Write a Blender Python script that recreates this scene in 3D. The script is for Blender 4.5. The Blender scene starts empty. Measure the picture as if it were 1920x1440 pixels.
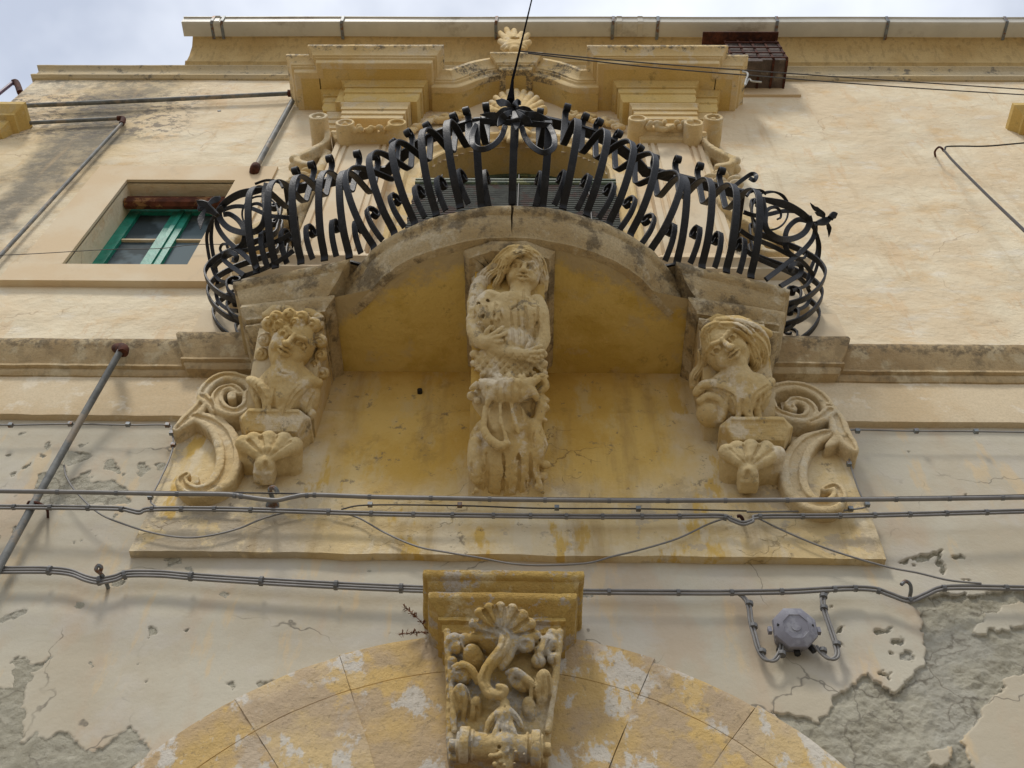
import bpy, bmesh, math, random
import numpy as np
from mathutils import Vector, Matrix
random.seed(4)
R = math.radians
C = bpy.context.scene.collection
scn = bpy.context.scene
# ------------------------------------------------------------ camera
YAW, PITCH, ROLL, FPX, CX, DIST = -.03398196, .952002711, .0354669595, 1945.07, .136367, 4.0
fw = np.array([math.sin(YAW)*math.cos(PITCH), math.cos(YAW)*math.cos(PITCH), math.sin(PITCH)])
_r = np.array([math.cos(YAW), -math.sin(YAW), 0.]); _u = np.cross(_r, fw)
rt = math.cos(ROLL)*_r + math.sin(ROLL)*_u
up = -math.sin(ROLL)*_r + math.cos(ROLL)*_u
EYE = np.array([CX, -DIST, 0.])
cam = bpy.data.cameras.new('camera'); co = bpy.data.objects.new('camera', cam); C.objects.link(co)
cam.sensor_width = 36; cam.lens = FPX/1920*36; cam.clip_end = 2000; cam.clip_start = .05
m = Matrix(((rt[0], up[0], -fw[0], EYE[0]), (rt[1], up[1], -fw[1], EYE[1]), (rt[2], up[2], -fw[2], EYE[2]), (0, 0, 0, 1)))
co.matrix_world = m
scn.camera = co
# ------------------------------------------------------------ world, sun, exposure
w = bpy.data.worlds.new('World'); scn.world = w; w.use_nodes = True
nt = w.node_tree; N = nt.nodes; L = nt.links; N.clear()
SUN_EL, SUN_AZ = R(60), R(205)      # azimuth measured from +Y clockwise
sky = N.new('ShaderNodeTexSky'); sky.sky_type = 'NISHITA'; sky.sun_disc = False
sky.sun_elevation = SUN_EL; sky.sun_rotation = SUN_AZ
tc = N.new('ShaderNodeTexCoord')
mp = N.new('ShaderNodeMapping'); mp.inputs['Scale'].default_value = (2.2, 2.2, 3.0)
nz = N.new('ShaderNodeTexNoise'); nz.inputs['Scale'].default_value = 1.7; nz.inputs['Detail'].default_value = 5; nz.inputs['Roughness'].default_value = .5
cr = N.new('ShaderNodeValToRGB'); cr.color_ramp.elements[0].position = .36; cr.color_ramp.elements[1].position = .62
cr.color_ramp.elements[0].color = (.48, .48, .48, 1); cr.color_ramp.elements[1].color = (1, 1, 1, 1)
mx = N.new('ShaderNodeMixRGB'); mx.inputs[2].default_value = (7.9, 8.3, 9.1, 1)
bg = N.new('ShaderNodeBackground'); bg.inputs[1].default_value = .085
ow = N.new('ShaderNodeOutputWorld')
L.new(tc.outputs['Generated'], mp.inputs[0]); L.new(mp.outputs[0], nz.inputs[0]); L.new(nz.outputs[0], cr.inputs[0])
L.new(cr.outputs[0], mx.inputs[0]); L.new(sky.outputs[0], mx.inputs[1]); L.new(mx.outputs[0], bg.inputs[0]); L.new(bg.outputs[0], ow.inputs[0])
sl = bpy.data.lights.new('sun', 'SUN'); sl.energy = 1.5; sl.angle = R(10); sl.color = (1, .95, .87)
so = bpy.data.objects.new('sun', sl); C.objects.link(so)
sd = Vector((math.sin(SUN_AZ)*math.cos(SUN_EL), math.cos(SUN_AZ)*math.cos(SUN_EL), math.sin(SUN_EL)))
so.rotation_euler = sd.to_track_quat('Z', 'Y').to_euler()
scn.view_settings.view_transform = 'Standard'; scn.view_settings.look = 'None'; scn.view_settings.gamma = 1
scn.view_settings.exposure = .56
scn.render.resolution_x = 1024; scn.render.resolution_y = 768

# ------------------------------------------------------------ geometry helpers
def ray(px, py): return (px-960)*rt - (py-720)*up + FPX*fw
def at(px, py, y):
    d = ray(px, py); return EYE + (y+DIST)/d[1]*d
def atz(px, py, z):
    d = ray(px, py); return EYE + z/d[2]*d
def depth(p): return float((np.asarray(p)-EYE)@fw)
ORG = {}
def empty(name, loc, label=None, cat=None, group=None):
    o = bpy.data.objects.new(name, None); C.objects.link(o); o.location = tuple(float(v) for v in loc); o.empty_display_size = .1
    ORG[o.name] = np.array(loc, float)
    if label: tag(o, label, cat, group)
    return o
def tag(o, label=None, cat=None, group=None, kind=None):
    if label: o['label'] = label
    if cat: o['category'] = cat
    if group: o['group'] = group
    if kind: o['kind'] = kind
    return o
def worg(o):
    v = np.zeros(3)
    while o is not None:
        v += ORG.get(o.name, np.zeros(3)); o = o.parent
    return v
def mesh(name, V, F, mat, parent=None, smooth=35, base=None, mats=None, fmat=None):
    """one mesh object; V in world coordinates"""
    V = np.asarray(V, float)
    if parent is not None: org = worg(parent)
    else: org = np.array(base, float) if base is not None else np.array([V[:,0].mean(), V[:,1].max(), V[:,2].min()])
    me = bpy.data.meshes.new(name)
    me.from_pydata([tuple(v) for v in (V-org)], [], [tuple(int(i) for i in f) for f in F])
    o = bpy.data.objects.new(name, me); C.objects.link(o)
    me.materials.append(mat)
    if mats:
        for m_ in mats: me.materials.append(m_)
        me.polygons.foreach_set('material_index', fmat)
    if smooth:
        me.polygons.foreach_set('use_smooth', [True]*len(me.polygons))
        if smooth < 170: me.set_sharp_from_angle(angle=R(smooth))
    me.update()
    if parent is not None: o.parent = parent
    else: o.location = tuple(org); ORG[o.name] = org
    return o
class MB:
    def __init__(s): s.V = []; s.F = []
    def add(s, V, F):
        n = len(s.V); s.V += [tuple(v) for v in V]; s.F += [tuple(i+n for i in f) for f in F]; return s
    def box(s, x0, x1, y0, y1, z0, z1):
        V = [(x, y, z) for x in (x0, x1) for y in (y0, y1) for z in (z0, z1)]
        return s.add(V, [(0,1,3,2), (4,6,7,5), (0,4,5,1), (2,3,7,6), (0,2,6,4), (1,5,7,3)])
    def build(s, name, mat, parent=None, smooth=35, base=None): return mesh(name, s.V, s.F, mat, parent, smooth, base)
# value noise, deterministic
def _hash(i, j, k, s):
    i = i.astype(np.int64); j = j.astype(np.int64); k = k.astype(np.int64)
    h = (i*374761393 + j*668265263 + k*2147483647 + s*1274126177) & 0xffffffff
    h = ((h ^ (h >> 13))*1274126177) & 0xffffffff
    h = ((h ^ (h >> 16))*2246822519) & 0xffffffff
    return ((h ^ (h >> 15)) & 0xffff)/65535.
def vnoise(x, y, z, s=0):
    x, y, z = np.broadcast_arrays(x, y, z)
    xi = np.floor(x); yi = np.floor(y); zi = np.floor(z); fx = x-xi; fy = y-yi; fz = z-zi
    fx = fx*fx*(3-2*fx); fy = fy*fy*(3-2*fy); fz = fz*fz*(3-2*fz); o = 0
    for a in (0, 1):
        for b in (0, 1):
            for c in (0, 1):
                o = o + _hash(xi+a, yi+b, zi+c, s)*(fx if a else 1-fx)*(fy if b else 1-fy)*(fz if c else 1-fz)
    return o
def fbm(x, y, z, f=1., oct=4, s=0, g=.5):
    o = 0; a = 1; t = 0
    for i in range(oct):
        o = o + a*vnoise(x*f, y*f, z*f, s+i); t += a; a *= g; f *= 2.03
    return o/t - .5
def rough(V, amp=.004, f=9, s=0):
    V = np.array(V, float)
    D = np.stack([fbm(V[:,0], V[:,1], V[:,2], f, 3, s+11*i) for i in range(3)], 1)
    return V + 2*amp*D
def planpath(pts, step=.06):
    """plan polyline (x,y) travelled left to right: points and mitred outward vectors, subdivided"""
    pts = [np.array(p, float) for p in pts]; n = len(pts); nr = []
    for a, b in zip(pts[:-1], pts[1:]):
        d = b-a; d /= np.linalg.norm(d); nr.append(np.array([d[1], -d[0]]))
    mit = []
    for i in range(n):
        if i == 0: mit.append(nr[0])
        elif i == n-1: mit.append(nr[-1])
        else:
            v = nr[i-1]+nr[i]; v /= np.linalg.norm(v); mit.append(v/max(.35, v@nr[i]))
    P = []; O = []
    for i in range(n-1):
        k = max(1, int(np.linalg.norm(pts[i+1]-pts[i])/step))
        for j in range(k):
            t = j/k; P.append(pts[i]*(1-t)+pts[i+1]*t); O.append(mit[i]*(1-t)+mit[i+1]*t)
    P.append(pts[-1]); O.append(mit[-1])
    return P, O
def sweep(P, O, U, prof, cap=True, closed_prof=False):
    V = []; F = []; k = len(prof)
    for p, o, u in zip(P, O, U):
        for a, b in prof: V.append(np.asarray(p)+np.asarray(o)*a+np.asarray(u)*b)
    n = len(P)
    for i in range(n-1):
        for j in range(k if closed_prof else k-1):
            j2 = (j+1) % k
            F.append((i*k+j, i*k+j2, (i+1)*k+j2, (i+1)*k+j))
    if cap: F.append(tuple(range(k))[::-1]); F.append(tuple(range((n-1)*k, n*k)))
    return V, F
def moulding(path, prof, amp=.003, step=.06, f=9, cap=True, closed_prof=False):
    """prof: (out, z) pairs listed from the top back down to the bottom back"""
    P, O = planpath(path, step)
    P3 = [(p[0], p[1], 0) for p in P]; O3 = [(o[0], o[1], 0) for o in O]; U3 = [(0, 0, 1)]*len(P)
    V, F = sweep(P3, O3, U3, prof, cap, closed_prof)
    F = [f_[::-1] for f_ in F]
    return (rough(V, amp, f) if amp else V), F
def catmull(pts, n=8):
    pts = [np.array(p, float) for p in pts]; out = []
    P = [2*pts[0]-pts[1]]+pts+[2*pts[-1]-pts[-2]]
    for i in range(1, len(P)-2):
        p0, p1, p2, p3 = P[i-1:i+3]
        for j in range(n):
            t = j/n
            out.append(.5*((2*p1)+(-p0+p2)*t+(2*p0-5*p1+4*p2-p3)*t*t+(-p0+3*p1-3*p2+p3)*t**3))
    out.append(pts[-1]); return out
def tube(pts, r, n=8, cap=True):
    pts = [np.asarray(p, float) for p in pts]; k = len(pts)
    rr = r if hasattr(r, '__len__') else [r]*k
    V = []; F = []; prev = None
    for i, p in enumerate(pts):
        t = pts[min(i+1, k-1)]-pts[max(i-1, 0)]; t = t/(np.linalg.norm(t)+1e-12)
        if prev is None: a = np.array([0, 0, 1.]) if abs(t[2]) < .9 else np.array([1., 0, 0])
        else: a = prev
        x = a-t*(a@t); x /= np.linalg.norm(x); prev = x; y = np.cross(t, x)
        for j in range(n):
            th = 2*math.pi*j/n; V.append(p+rr[i]*(math.cos(th)*x+math.sin(th)*y))
    for i in range(k-1):
        for j in range(n): F.append((i*n+j, i*n+(j+1) % n, (i+1)*n+(j+1) % n, (i+1)*n+j))
    if cap: F.append(tuple(range(n))[::-1]); F.append(tuple(range((k-1)*n, k*n)))
    return V, F
def ribbon(pts, side, wd, th):
    """flat bar: wd across 'side', th along the remaining normal"""
    pts = [np.asarray(p, float) for p in pts]; k = len(pts)
    sides = side if isinstance(side, list) else [side]*k
    ws = wd if hasattr(wd, '__len__') else [wd]*k
    ts = th if hasattr(th, '__len__') else [th]*k
    V = []; F = []
    for i, p in enumerate(pts):
        t = pts[min(i+1, k-1)]-pts[max(i-1, 0)]; t = t/(np.linalg.norm(t)+1e-12)
        s = np.asarray(sides[i], float); s = s-t*(s@t); s /= (np.linalg.norm(s)+1e-12); nn = np.cross(t, s)
        a = ws[i]/2; b = ts[i]/2; c = min(a, b)*.35
        for x, y in ((-a+c, -b), (a-c, -b), (a, -b+c), (a, b-c), (a-c, b), (-a+c, b), (-a, b-c), (-a, -b+c)): V.append(p+s*x+nn*y)
    for i in range(k-1):
        for j in range(8): F.append((i*8+j, i*8+(j+1) % 8, (i+1)*8+(j+1) % 8, (i+1)*8+j))
    F.append(tuple(range(8))[::-1]); F.append(tuple(range((k-1)*8, k*8)))
    return V, F
# ---- signed distance sculpting, meshed by surface nets
class SDF:
    def __init__(s, lo, hi, h):
        s.lo = np.array(lo, float); s.h = h; s.n = np.ceil((np.array(hi)-s.lo)/h).astype(int)+1
        s.F = np.full(s.n, .5, np.float32)
        s.ax = [s.lo[i]+h*np.arange(s.n[i]) for i in range(3)]
    def sub(s, lo, hi):
        a = np.maximum(0, np.floor((np.array(lo)-s.lo)/s.h).astype(int)); b = np.minimum(s.n, np.ceil((np.array(hi)-s.lo)/s.h).astype(int)+1)
        if (b <= a).any(): return None
        sl_ = tuple(slice(a[i], b[i]) for i in range(3))
        X = s.ax[0][sl_[0]][:, None, None]; Y = s.ax[1][sl_[1]][None, :, None]; Z = s.ax[2][sl_[2]][None, None, :]
        return sl_, X, Y, Z
    def put(s, sl_, d, k, carve):
        A = s.F[sl_]
        if carve:
            hh = np.clip(.5-.5*(A+d)/k, 0, 1); s.F[sl_] = A*(1-hh)+(-d)*hh+k*hh*(1-hh)
        else:
            hh = np.clip(.5+.5*(A-d)/k, 0, 1); s.F[sl_] = A*(1-hh)+d*hh-k*hh*(1-hh)
    def cap(s, a, b, ra, rb, k=.01, carve=False):
        a = np.asarray(a, float); b = np.asarray(b, float); m_ = max(ra, rb)+3*k+3*s.h
        q = s.sub(np.minimum(a, b)-m_, np.maximum(a, b)+m_)
        if q is None: return
        sl_, X, Y, Z = q; ab = b-a; L2 = max(ab@ab, 1e-12)
        t = np.clip(((X-a[0])*ab[0]+(Y-a[1])*ab[1]+(Z-a[2])*ab[2])/L2, 0, 1)
        d = np.sqrt((X-a[0]-t*ab[0])**2+(Y-a[1]-t*ab[1])**2+(Z-a[2]-t*ab[2])**2)-(ra+(rb-ra)*t)
        s.put(sl_, d, k, carve)
    def ball(s, c, r, k=.01, carve=False): s.cap(c, c, r, r, k, carve)
    def ell(s, c, rad, axes=None, k=.01, carve=False):
        c = np.asarray(c, float); rad = np.asarray(rad, float); m_ = rad.max()+3*k+3*s.h
        q = s.sub(c-m_, c+m_)
        if q is None: return
        sl_, X, Y, Z = q; A = np.eye(3) if axes is None else np.asarray(axes)
        x, y, z = X-c[0], Y-c[1], Z-c[2]
        u = [(x*A[i][0]+y*A[i][1]+z*A[i][2])/rad[i] for i in range(3)]
        k0 = np.sqrt(u[0]**2+u[1]**2+u[2]**2)+1e-6; k1 = np.sqrt((u[0]/rad[0])**2+(u[1]/rad[1])**2+(u[2]/rad[2])**2)+1e-6
        s.put(sl_, k0*(k0-1)/k1, k, carve)
    def cyl(s, a, b, r, rd=.006, k=.006, carve=False):
        a = np.asarray(a, float); b = np.asarray(b, float); m_ = r+3*k+3*s.h; q = s.sub(np.minimum(a, b)-m_, np.maximum(a, b)+m_)
        if q is None: return
        sl_, X, Y, Z = q; ab = b-a; Lh = np.linalg.norm(ab)/2; ab = ab/(2*Lh); c = (a+b)/2; x, y, z = X-c[0], Y-c[1], Z-c[2]
        t = x*ab[0]+y*ab[1]+z*ab[2]; u0 = np.sqrt(np.maximum(x*x+y*y+z*z-t*t, 0))-r+rd; u1 = np.abs(t)-Lh+rd
        s.put(sl_, np.sqrt(np.maximum(u0, 0)**2+np.maximum(u1, 0)**2)+np.minimum(np.maximum(u0, u1), 0)-rd, k, carve)
    def box(s, c, half, axes=None, rd=.01, k=.01, carve=False):
        c = np.asarray(c, float); half = np.asarray(half, float); m_ = np.linalg.norm(half)+3*k+3*s.h
        q = s.sub(c-m_, c+m_)
        if q is None: return
        sl_, X, Y, Z = q; A = np.eye(3) if axes is None else np.asarray(axes)
        x, y, z = X-c[0], Y-c[1], Z-c[2]
        u = [np.abs(x*A[i][0]+y*A[i][1]+z*A[i][2])-half[i]+rd for i in range(3)]
        d = np.sqrt(sum(np.maximum(v, 0)**2 for v in u))+np.minimum(np.maximum(np.maximum(u[0], u[1]), u[2]), 0)-rd
        s.put(sl_, d, k, carve)
    def band(s, pts, th, y0, y1, k=.008, rd=.008, carve=False):
        """band extruded from the wall: polyline (x,z), thickness list, from depth y0 to y1 (y1 may be a list)"""
        pts = [np.asarray(p, float) for p in pts]; n = len(pts)
        th = th if hasattr(th, '__len__') else [th]*n
        yy = y1 if hasattr(y1, '__len__') else [y1]*n
        for i in range(n-1):
            a, b = pts[i], pts[i+1]; m_ = max(th[i], th[i+1])+3*k+3*s.h
            lo = (min(a[0], b[0])-m_, min(yy[i], yy[i+1], y0)-m_, min(a[1], b[1])-m_); hi = (max(a[0], b[0])+m_, max(y0, yy[i])+m_, max(a[1], b[1])+m_)
            q = s.sub(lo, hi)
            if q is None: continue
            sl_, X, Y, Z = q; ab = b-a; L2 = max(ab@ab, 1e-12)
            t = np.clip(((X-a[0])*ab[0]+(Z-a[1])*ab[1])/L2, 0, 1)
            d2 = np.sqrt((X-a[0]-t*ab[0])**2+(Z-a[1]-t*ab[1])**2)-(th[i]+(th[i+1]-th[i])*t)/2
            ye = yy[i]+(yy[i+1]-yy[i])*t
            dy = np.abs(Y-(y0+ye)/2)-np.abs(y0-ye)/2
            u0 = d2+rd; u1 = dy+rd+0*d2
            d = np.sqrt(np.maximum(u0, 0)**2+np.maximum(u1, 0)**2)+np.minimum(np.maximum(u0, u1), 0)-rd
            s.put(sl_, d, k, carve)
    def noise(s, amp, f, oct=3, seed=0):
        m_ = np.abs(s.F) < max(4*s.h, 3*amp)
        I = np.nonzero(m_)
        s.F[m_] += (2*amp*fbm(s.ax[0][I[0]], s.ax[1][I[1]], s.ax[2][I[2]], f, oct, seed)).astype(np.float32)
    def mesh(s):
        F = s.F; F = F.copy()
        F[0] = F[-1] = .1; F[:, 0] = F[:, -1] = .1; F[:, :, 0] = F[:, :, -1] = .1
        S = F < 0
        n = np.array(F.shape)-1
        acc = np.zeros(tuple(n)+(3,), np.float32); cnt = np.zeros(tuple(n), np.float32)
        offs = [(0,0,0), (1,0,0), (0,1,0), (1,1,0), (0,0,1), (1,0,1), (0,1,1), (1,1,1)]
        def cs(A, o): return A[o[0]:o[0]+n[0], o[1]:o[1]+n[1], o[2]:o[2]+n[2]]
        for a in range(8):
            for b in range(a+1, 8):
                oa, ob = offs[a], offs[b]
                if sum(abs(oa[i]-ob[i]) for i in range(3)) != 1: continue
                A = cs(F, oa); B = cs(F, ob); mk = cs(S, oa) != cs(S, ob)
                I = np.nonzero(mk); t = A[I]/(A[I]-B[I])
                for i in range(3): acc[I+(i,)] += oa[i]+t*(ob[i]-oa[i])
                cnt[I] += 1
        act = cnt > 0; idx = np.full(tuple(n), -1, np.int64); I = np.nonzero(act); idx[I] = np.arange(len(I[0]))
        V = np.stack([s.lo[i]+s.h*(I[i]+acc[I+(i,)]/cnt[I]) for i in range(3)], 1)
        Fc = []
        for ax in range(3):
            b_, c_ = [(1, 2), (2, 0), (0, 1)][ax]
            slA = [slice(None)]*3; slB = [slice(None)]*3; slA[ax] = slice(0, -1); slB[ax] = slice(1, None)
            for q in (b_, c_): slA[q] = slice(1, -1); slB[q] = slice(1, -1)
            SA = S[tuple(slA)]; SB = S[tuple(slB)]; J = np.nonzero(SA != SB); fl = SA[J]
            base = [J[0].copy(), J[1].copy(), J[2].copy()]
            for q in (b_, c_): base[q] = base[q]+1
            def g(db, dc):
                t = [base[0], base[1], base[2]]; t[b_] = t[b_]-db; t[c_] = t[c_]-dc
                return idx[tuple(t)]
            q = np.stack([g(1, 1), g(0, 1), g(0, 0), g(1, 0)], 1)
            q[~fl] = q[~fl][:, ::-1]
            Fc.append(q)
        Fc = np.concatenate(Fc); return V, Fc
def fastmesh(name, V, F, mat, parent=None, smooth=180, base=None, label=None):
    V = np.asarray(V, float); F = np.asarray(F)
    org = worg(parent) if parent is not None else (np.array(base, float) if base is not None else np.array([V[:,0].mean(), V[:,1].max(), V[:,2].min()]))
    me = bpy.data.meshes.new(name)
    me.vertices.add(len(V)); me.vertices.foreach_set('co', (V-org).astype(np.float32).ravel())
    me.loops.add(len(F)*4); me.loops.foreach_set('vertex_index', F.astype(np.int32).ravel())
    me.polygons.add(len(F)); me.polygons.foreach_set('loop_start', np.arange(0, len(F)*4, 4, dtype=np.int32))
    me.polygons.foreach_set('use_smooth', np.ones(len(F), bool))
    me.update(calc_edges=True); me.validate()
    me.materials.append(mat)
    o = bpy.data.objects.new(name, me); C.objects.link(o)
    if parent is not None: o.parent = parent
    else: o.location = tuple(org); ORG[o.name] = org
    return o
class Carve(SDF):
    """SDF with image-addressed points: px, py of the photograph at a depth on the stone's own front surface"""
    def __init__(s, pxb, yf, h, pad=.1, ylim=None, nmax=60):
        s.yf = yf; s.nmax = nmax
        c = [s.P(x, y_, n) for x in pxb[:2] for y_ in pxb[2:] for n in (0, nmax)]
        lo = np.min(c, 0)-pad; hi = np.max(c, 0)+pad
        if ylim: lo[1], hi[1] = ylim
        super().__init__(lo, hi, h)
    fr = None
    def frame(s, cx=None, cy=None, n=None):
        s.fr = None
        if cx is not None: p = s.P(cx, cy, n); s.fr = (cx, cy, n, p, s.sc(p))
    def hit(s, px, py):
        for n in np.arange(s.nmax+4, -40, -1.):
            p = s.P(px, py, n); i = np.round((p-s.lo)/s.h).astype(int)
            if (i >= 0).all() and (i < s.n).all() and s.F[tuple(i)] < 0: return n
        return -12.
    def g(s, pts, dn=0, k=1., carve=True, sm=3):
        """groove or ridge that follows the surface: (px, py, r)"""
        pts = [tuple(v) for v in catmull([np.array(p, float) for p in pts], sm)]
        s.c([(a, b, s.hit(a, b)+dn, r_) for a, b, r_ in pts], k, carve)
    def P(s, px, py, n=0):
        if s.fr is not None:
            cx, cy, n0, p0, q = s.fr; return p0+rt*((px-cx)*q)-up*((py-cy)*q)-fw*((n-n0)*q)
        p = at(px, py, s.yf(py)); d = EYE-p; d /= np.linalg.norm(d); return p+d*(n*s.sc(p))
    def sc(s, p): return depth(p)/FPX
    def b(s, px, py, n, r, k=3, carve=False):
        p = s.P(px, py, n); q = s.sc(p); s.ball(p, r*q, k*q, carve)
    def c(s, pts, k=3, carve=False, smooth=0):
        if smooth:
            pts = [tuple(v) for v in catmull([np.array(p, float) for p in pts], smooth)]
        W = [(s.P(p[0], p[1], p[2]), p[3]) for p in pts]
        for (a, ra), (b_, rb) in zip(W[:-1], W[1:]):
            q = s.sc(a); s.cap(a, b_, ra*q, rb*q, k*q, carve)
    def e(s, px, py, n, rx, ry, rz, ang=0, k=3, carve=False, tilt=0):
        p = s.P(px, py, n); q = s.sc(p); a = R(ang); t = R(tilt)
        X = rt*math.cos(a)+up*math.sin(a); Y = -rt*math.sin(a)+up*math.cos(a); Z = -fw
        Y2 = Y*math.cos(t)+Z*math.sin(t); Z2 = -Y*math.sin(t)+Z*math.cos(t)
        s.ell(p, (rx*q, ry*q, rz*q), [X, Y2, Z2], k*q, carve)
def face(S, cx, cy, n, sc, ang, ex=.40, k=3):
    a = R(ang); ru, rv, rz = .86, 1.08, .92
    def q(u, v, dn, r): return (cx+(u*math.cos(a)-v*math.sin(a))*sc, cy-(u*math.sin(a)+v*math.cos(a))*sc, n+(rz*math.sqrt(max(.04, 1-(u/ru)**2-(v/rv)**2))+dn)*sc, r*sc)
    S.e(cx, cy, n, ru*sc, rv*sc, rz*sc, ang, k)
    S.b(*q(0, -.62, -.18, .34), 4); S.b(*q(.42, -.22, -.16, .26), 4); S.b(*q(-.42, -.22, -.16, .26), 4)
    for s in (-1, 1):
        S.c([q(s*(ex-.20), .30, .03, .13), q(s*(ex+.18), .27, .0, .12)], 2, True)
        S.c([q(s*(ex-.14), .27, -.07, .10), q(s*(ex+.12), .26, -.07, .10)], 1.5)
        S.c([q(s*(ex-.18), .35, .0, .035), q(s*ex, .395, .03, .04), q(s*(ex+.22), .33, .0, .035)], 1.2)
        S.b(*q(s*ex-.02, .28, .0, .12), 1, True)
        S.c([q(s*.12, .50, .03, .07), q(s*ex, .58, .06, .08), q(s*(ex+.28), .48, .0, .07)], 2.5)
    S.c([q(0, .5, .02, .09), q(0, .3, .12, .10), q(0, .10, .28, .14)], 2); S.b(*q(.13, .06, .14, .10), 1.5); S.b(*q(-.13, .06, .14, .10), 1.5)
    S.b(*q(.09, -.03, .22, .045), .8, True); S.b(*q(-.09, -.03, .22, .045), .8, True)
    S.c([q(-.28, -.20, .03, .05), q(-.1, -.13, .12, .07), q(0, -.16, .13, .06), q(.1, -.13, .12, .07), q(.28, -.20, .03, .05)], 1.2)
    S.c([q(-.22, -.30, .03, .06), q(0, -.34, .12, .09), q(.22, -.30, .03, .06)], 1.2)
    S.c([q(-.26, -.225, .08, .035), q(0, -.225, .20, .05), q(.26, -.225, .08, .035)], .8, True)
def lerpf(tab):
    xs = [t[0] for t in tab]; ys = [t[1] for t in tab]
    return lambda v: float(np.interp(v, xs, ys))
# ------------------------------------------------------------ materials
class MT:
    def __init__(s, name, rough_=.9, spec=.25, metal=0):
        s.m = bpy.data.materials.new(name); s.m.use_nodes = True; s.t = s.m.node_tree; s.N = s.t.nodes; s.L = s.t.links; s.N.clear()
        s.o = s.N.new('ShaderNodeOutputMaterial'); s.b = s.N.new('ShaderNodeBsdfPrincipled'); s.L.new(s.b.outputs[0], s.o.inputs[0])
        s.b.inputs['Roughness'].default_value = rough_; s.b.inputs['Specular IOR Level'].default_value = spec; s.b.inputs['Metallic'].default_value = metal
        s.g = s.N.new('ShaderNodeNewGeometry'); s.pos = s.g.outputs['Position']
    def lk(s, a, inp):
        if hasattr(a, 'is_linked') or hasattr(a, 'links'): s.L.new(a, inp)
        else:
            if isinstance(a, (tuple, list)) and len(a) == 3 and inp.type == 'RGBA': a = tuple(a)+(1,)
            inp.default_value = a
    def vec(s, sc=(1, 1, 1), off=(0, 0, 0), warp=0, wf=2.):
        v = s.pos
        if warp:
            n = s.N.new('ShaderNodeTexNoise'); n.inputs['Scale'].default_value = wf; n.inputs['Detail'].default_value = 4; s.L.new(v, n.inputs[0])
            a = s.N.new('ShaderNodeVectorMath'); a.operation = 'SUBTRACT'; s.L.new(n.outputs['Color'], a.inputs[0]); a.inputs[1].default_value = (.5, .5, .5)
            b = s.N.new('ShaderNodeVectorMath'); b.operation = 'MULTIPLY_ADD'; s.L.new(a.outputs[0], b.inputs[0]); b.inputs[1].default_value = (warp,)*3; s.L.new(v, b.inputs[2]); v = b.outputs[0]
        mpn = s.N.new('ShaderNodeMapping'); mpn.inputs['Scale'].default_value = sc; mpn.inputs['Location'].default_value = off; s.L.new(v, mpn.inputs[0]); return mpn.outputs[0]
    def noise(s, scale, det=5, ro=.55, sc=(1, 1, 1), off=(0, 0, 0), dist=0):
        n = s.N.new('ShaderNodeTexNoise'); n.inputs['Scale'].default_value = scale; n.inputs['Detail'].default_value = det; n.inputs['Roughness'].default_value = ro; n.inputs['Distortion'].default_value = dist
        s.L.new(s.vec(sc, off), n.inputs[0])
        q = s.N.new('ShaderNodeMath'); q.operation = 'MULTIPLY_ADD'; q.inputs[1].default_value = 1.55; q.inputs[2].default_value = -.275; s.L.new(n.outputs[0], q.inputs[0]); return q.outputs[0]
    def crack(s, scale, wdt, lo=.55, hi=.65, off=(0, 0, 0), sc=(1, 1, 1)):
        v = s.N.new('ShaderNodeTexVoronoi'); v.feature = 'DISTANCE_TO_EDGE'; v.inputs['Scale'].default_value = scale; s.L.new(s.vec(sc, off, .55/scale, scale*2.5), v.inputs['Vector'])
        return s.math('MULTIPLY', s.ramp(v.outputs['Distance'], 0, wdt, 1, 0), s.ramp(s.noise(scale*.8, 4, off=off), lo, hi))
    def ramp(s, f, a, b, lo=0, hi=1):
        n = s.N.new('ShaderNodeMapRange'); n.interpolation_type = 'SMOOTHSTEP'; s.lk(f, n.inputs[0]); n.inputs[1].default_value = a; n.inputs[2].default_value = b; n.inputs[3].default_value = lo; n.inputs[4].default_value = hi; return n.outputs[0]
    def mix(s, f, a, b, mode='MIX'):
        n = s.N.new('ShaderNodeMixRGB'); n.blend_type = mode; s.lk(f, n.inputs[0]); s.lk(a, n.inputs[1]); s.lk(b, n.inputs[2]); return n.outputs[0]
    def math(s, op, a, b=0, c=0):
        n = s.N.new('ShaderNodeMath'); n.operation = op; s.lk(a, n.inputs[0]); s.lk(b, n.inputs[1]); s.lk(c, n.inputs[2]); return n.outputs[0]
    def xyz(s):
        n = s.N.new('ShaderNodeSeparateXYZ'); s.L.new(s.pos, n.inputs[0]); return n.outputs
    def bump(s, h, st=.4, dist=.01, prev=None):
        n = s.N.new('ShaderNodeBump'); n.inputs['Strength'].default_value = st; n.inputs['Distance'].default_value = dist; s.lk(h, n.inputs['Height'])
        if prev is not None: s.L.new(prev, n.inputs['Normal'])
        return n.outputs[0]
    def fin(s, col, nrm=None, ro=None):
        s.lk(col, s.b.inputs['Base Color'])
        if nrm is not None: s.L.new(nrm, s.b.inputs['Normal'])
        if ro is not None: s.lk(ro, s.b.inputs['Roughness'])
        return s.m
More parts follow.
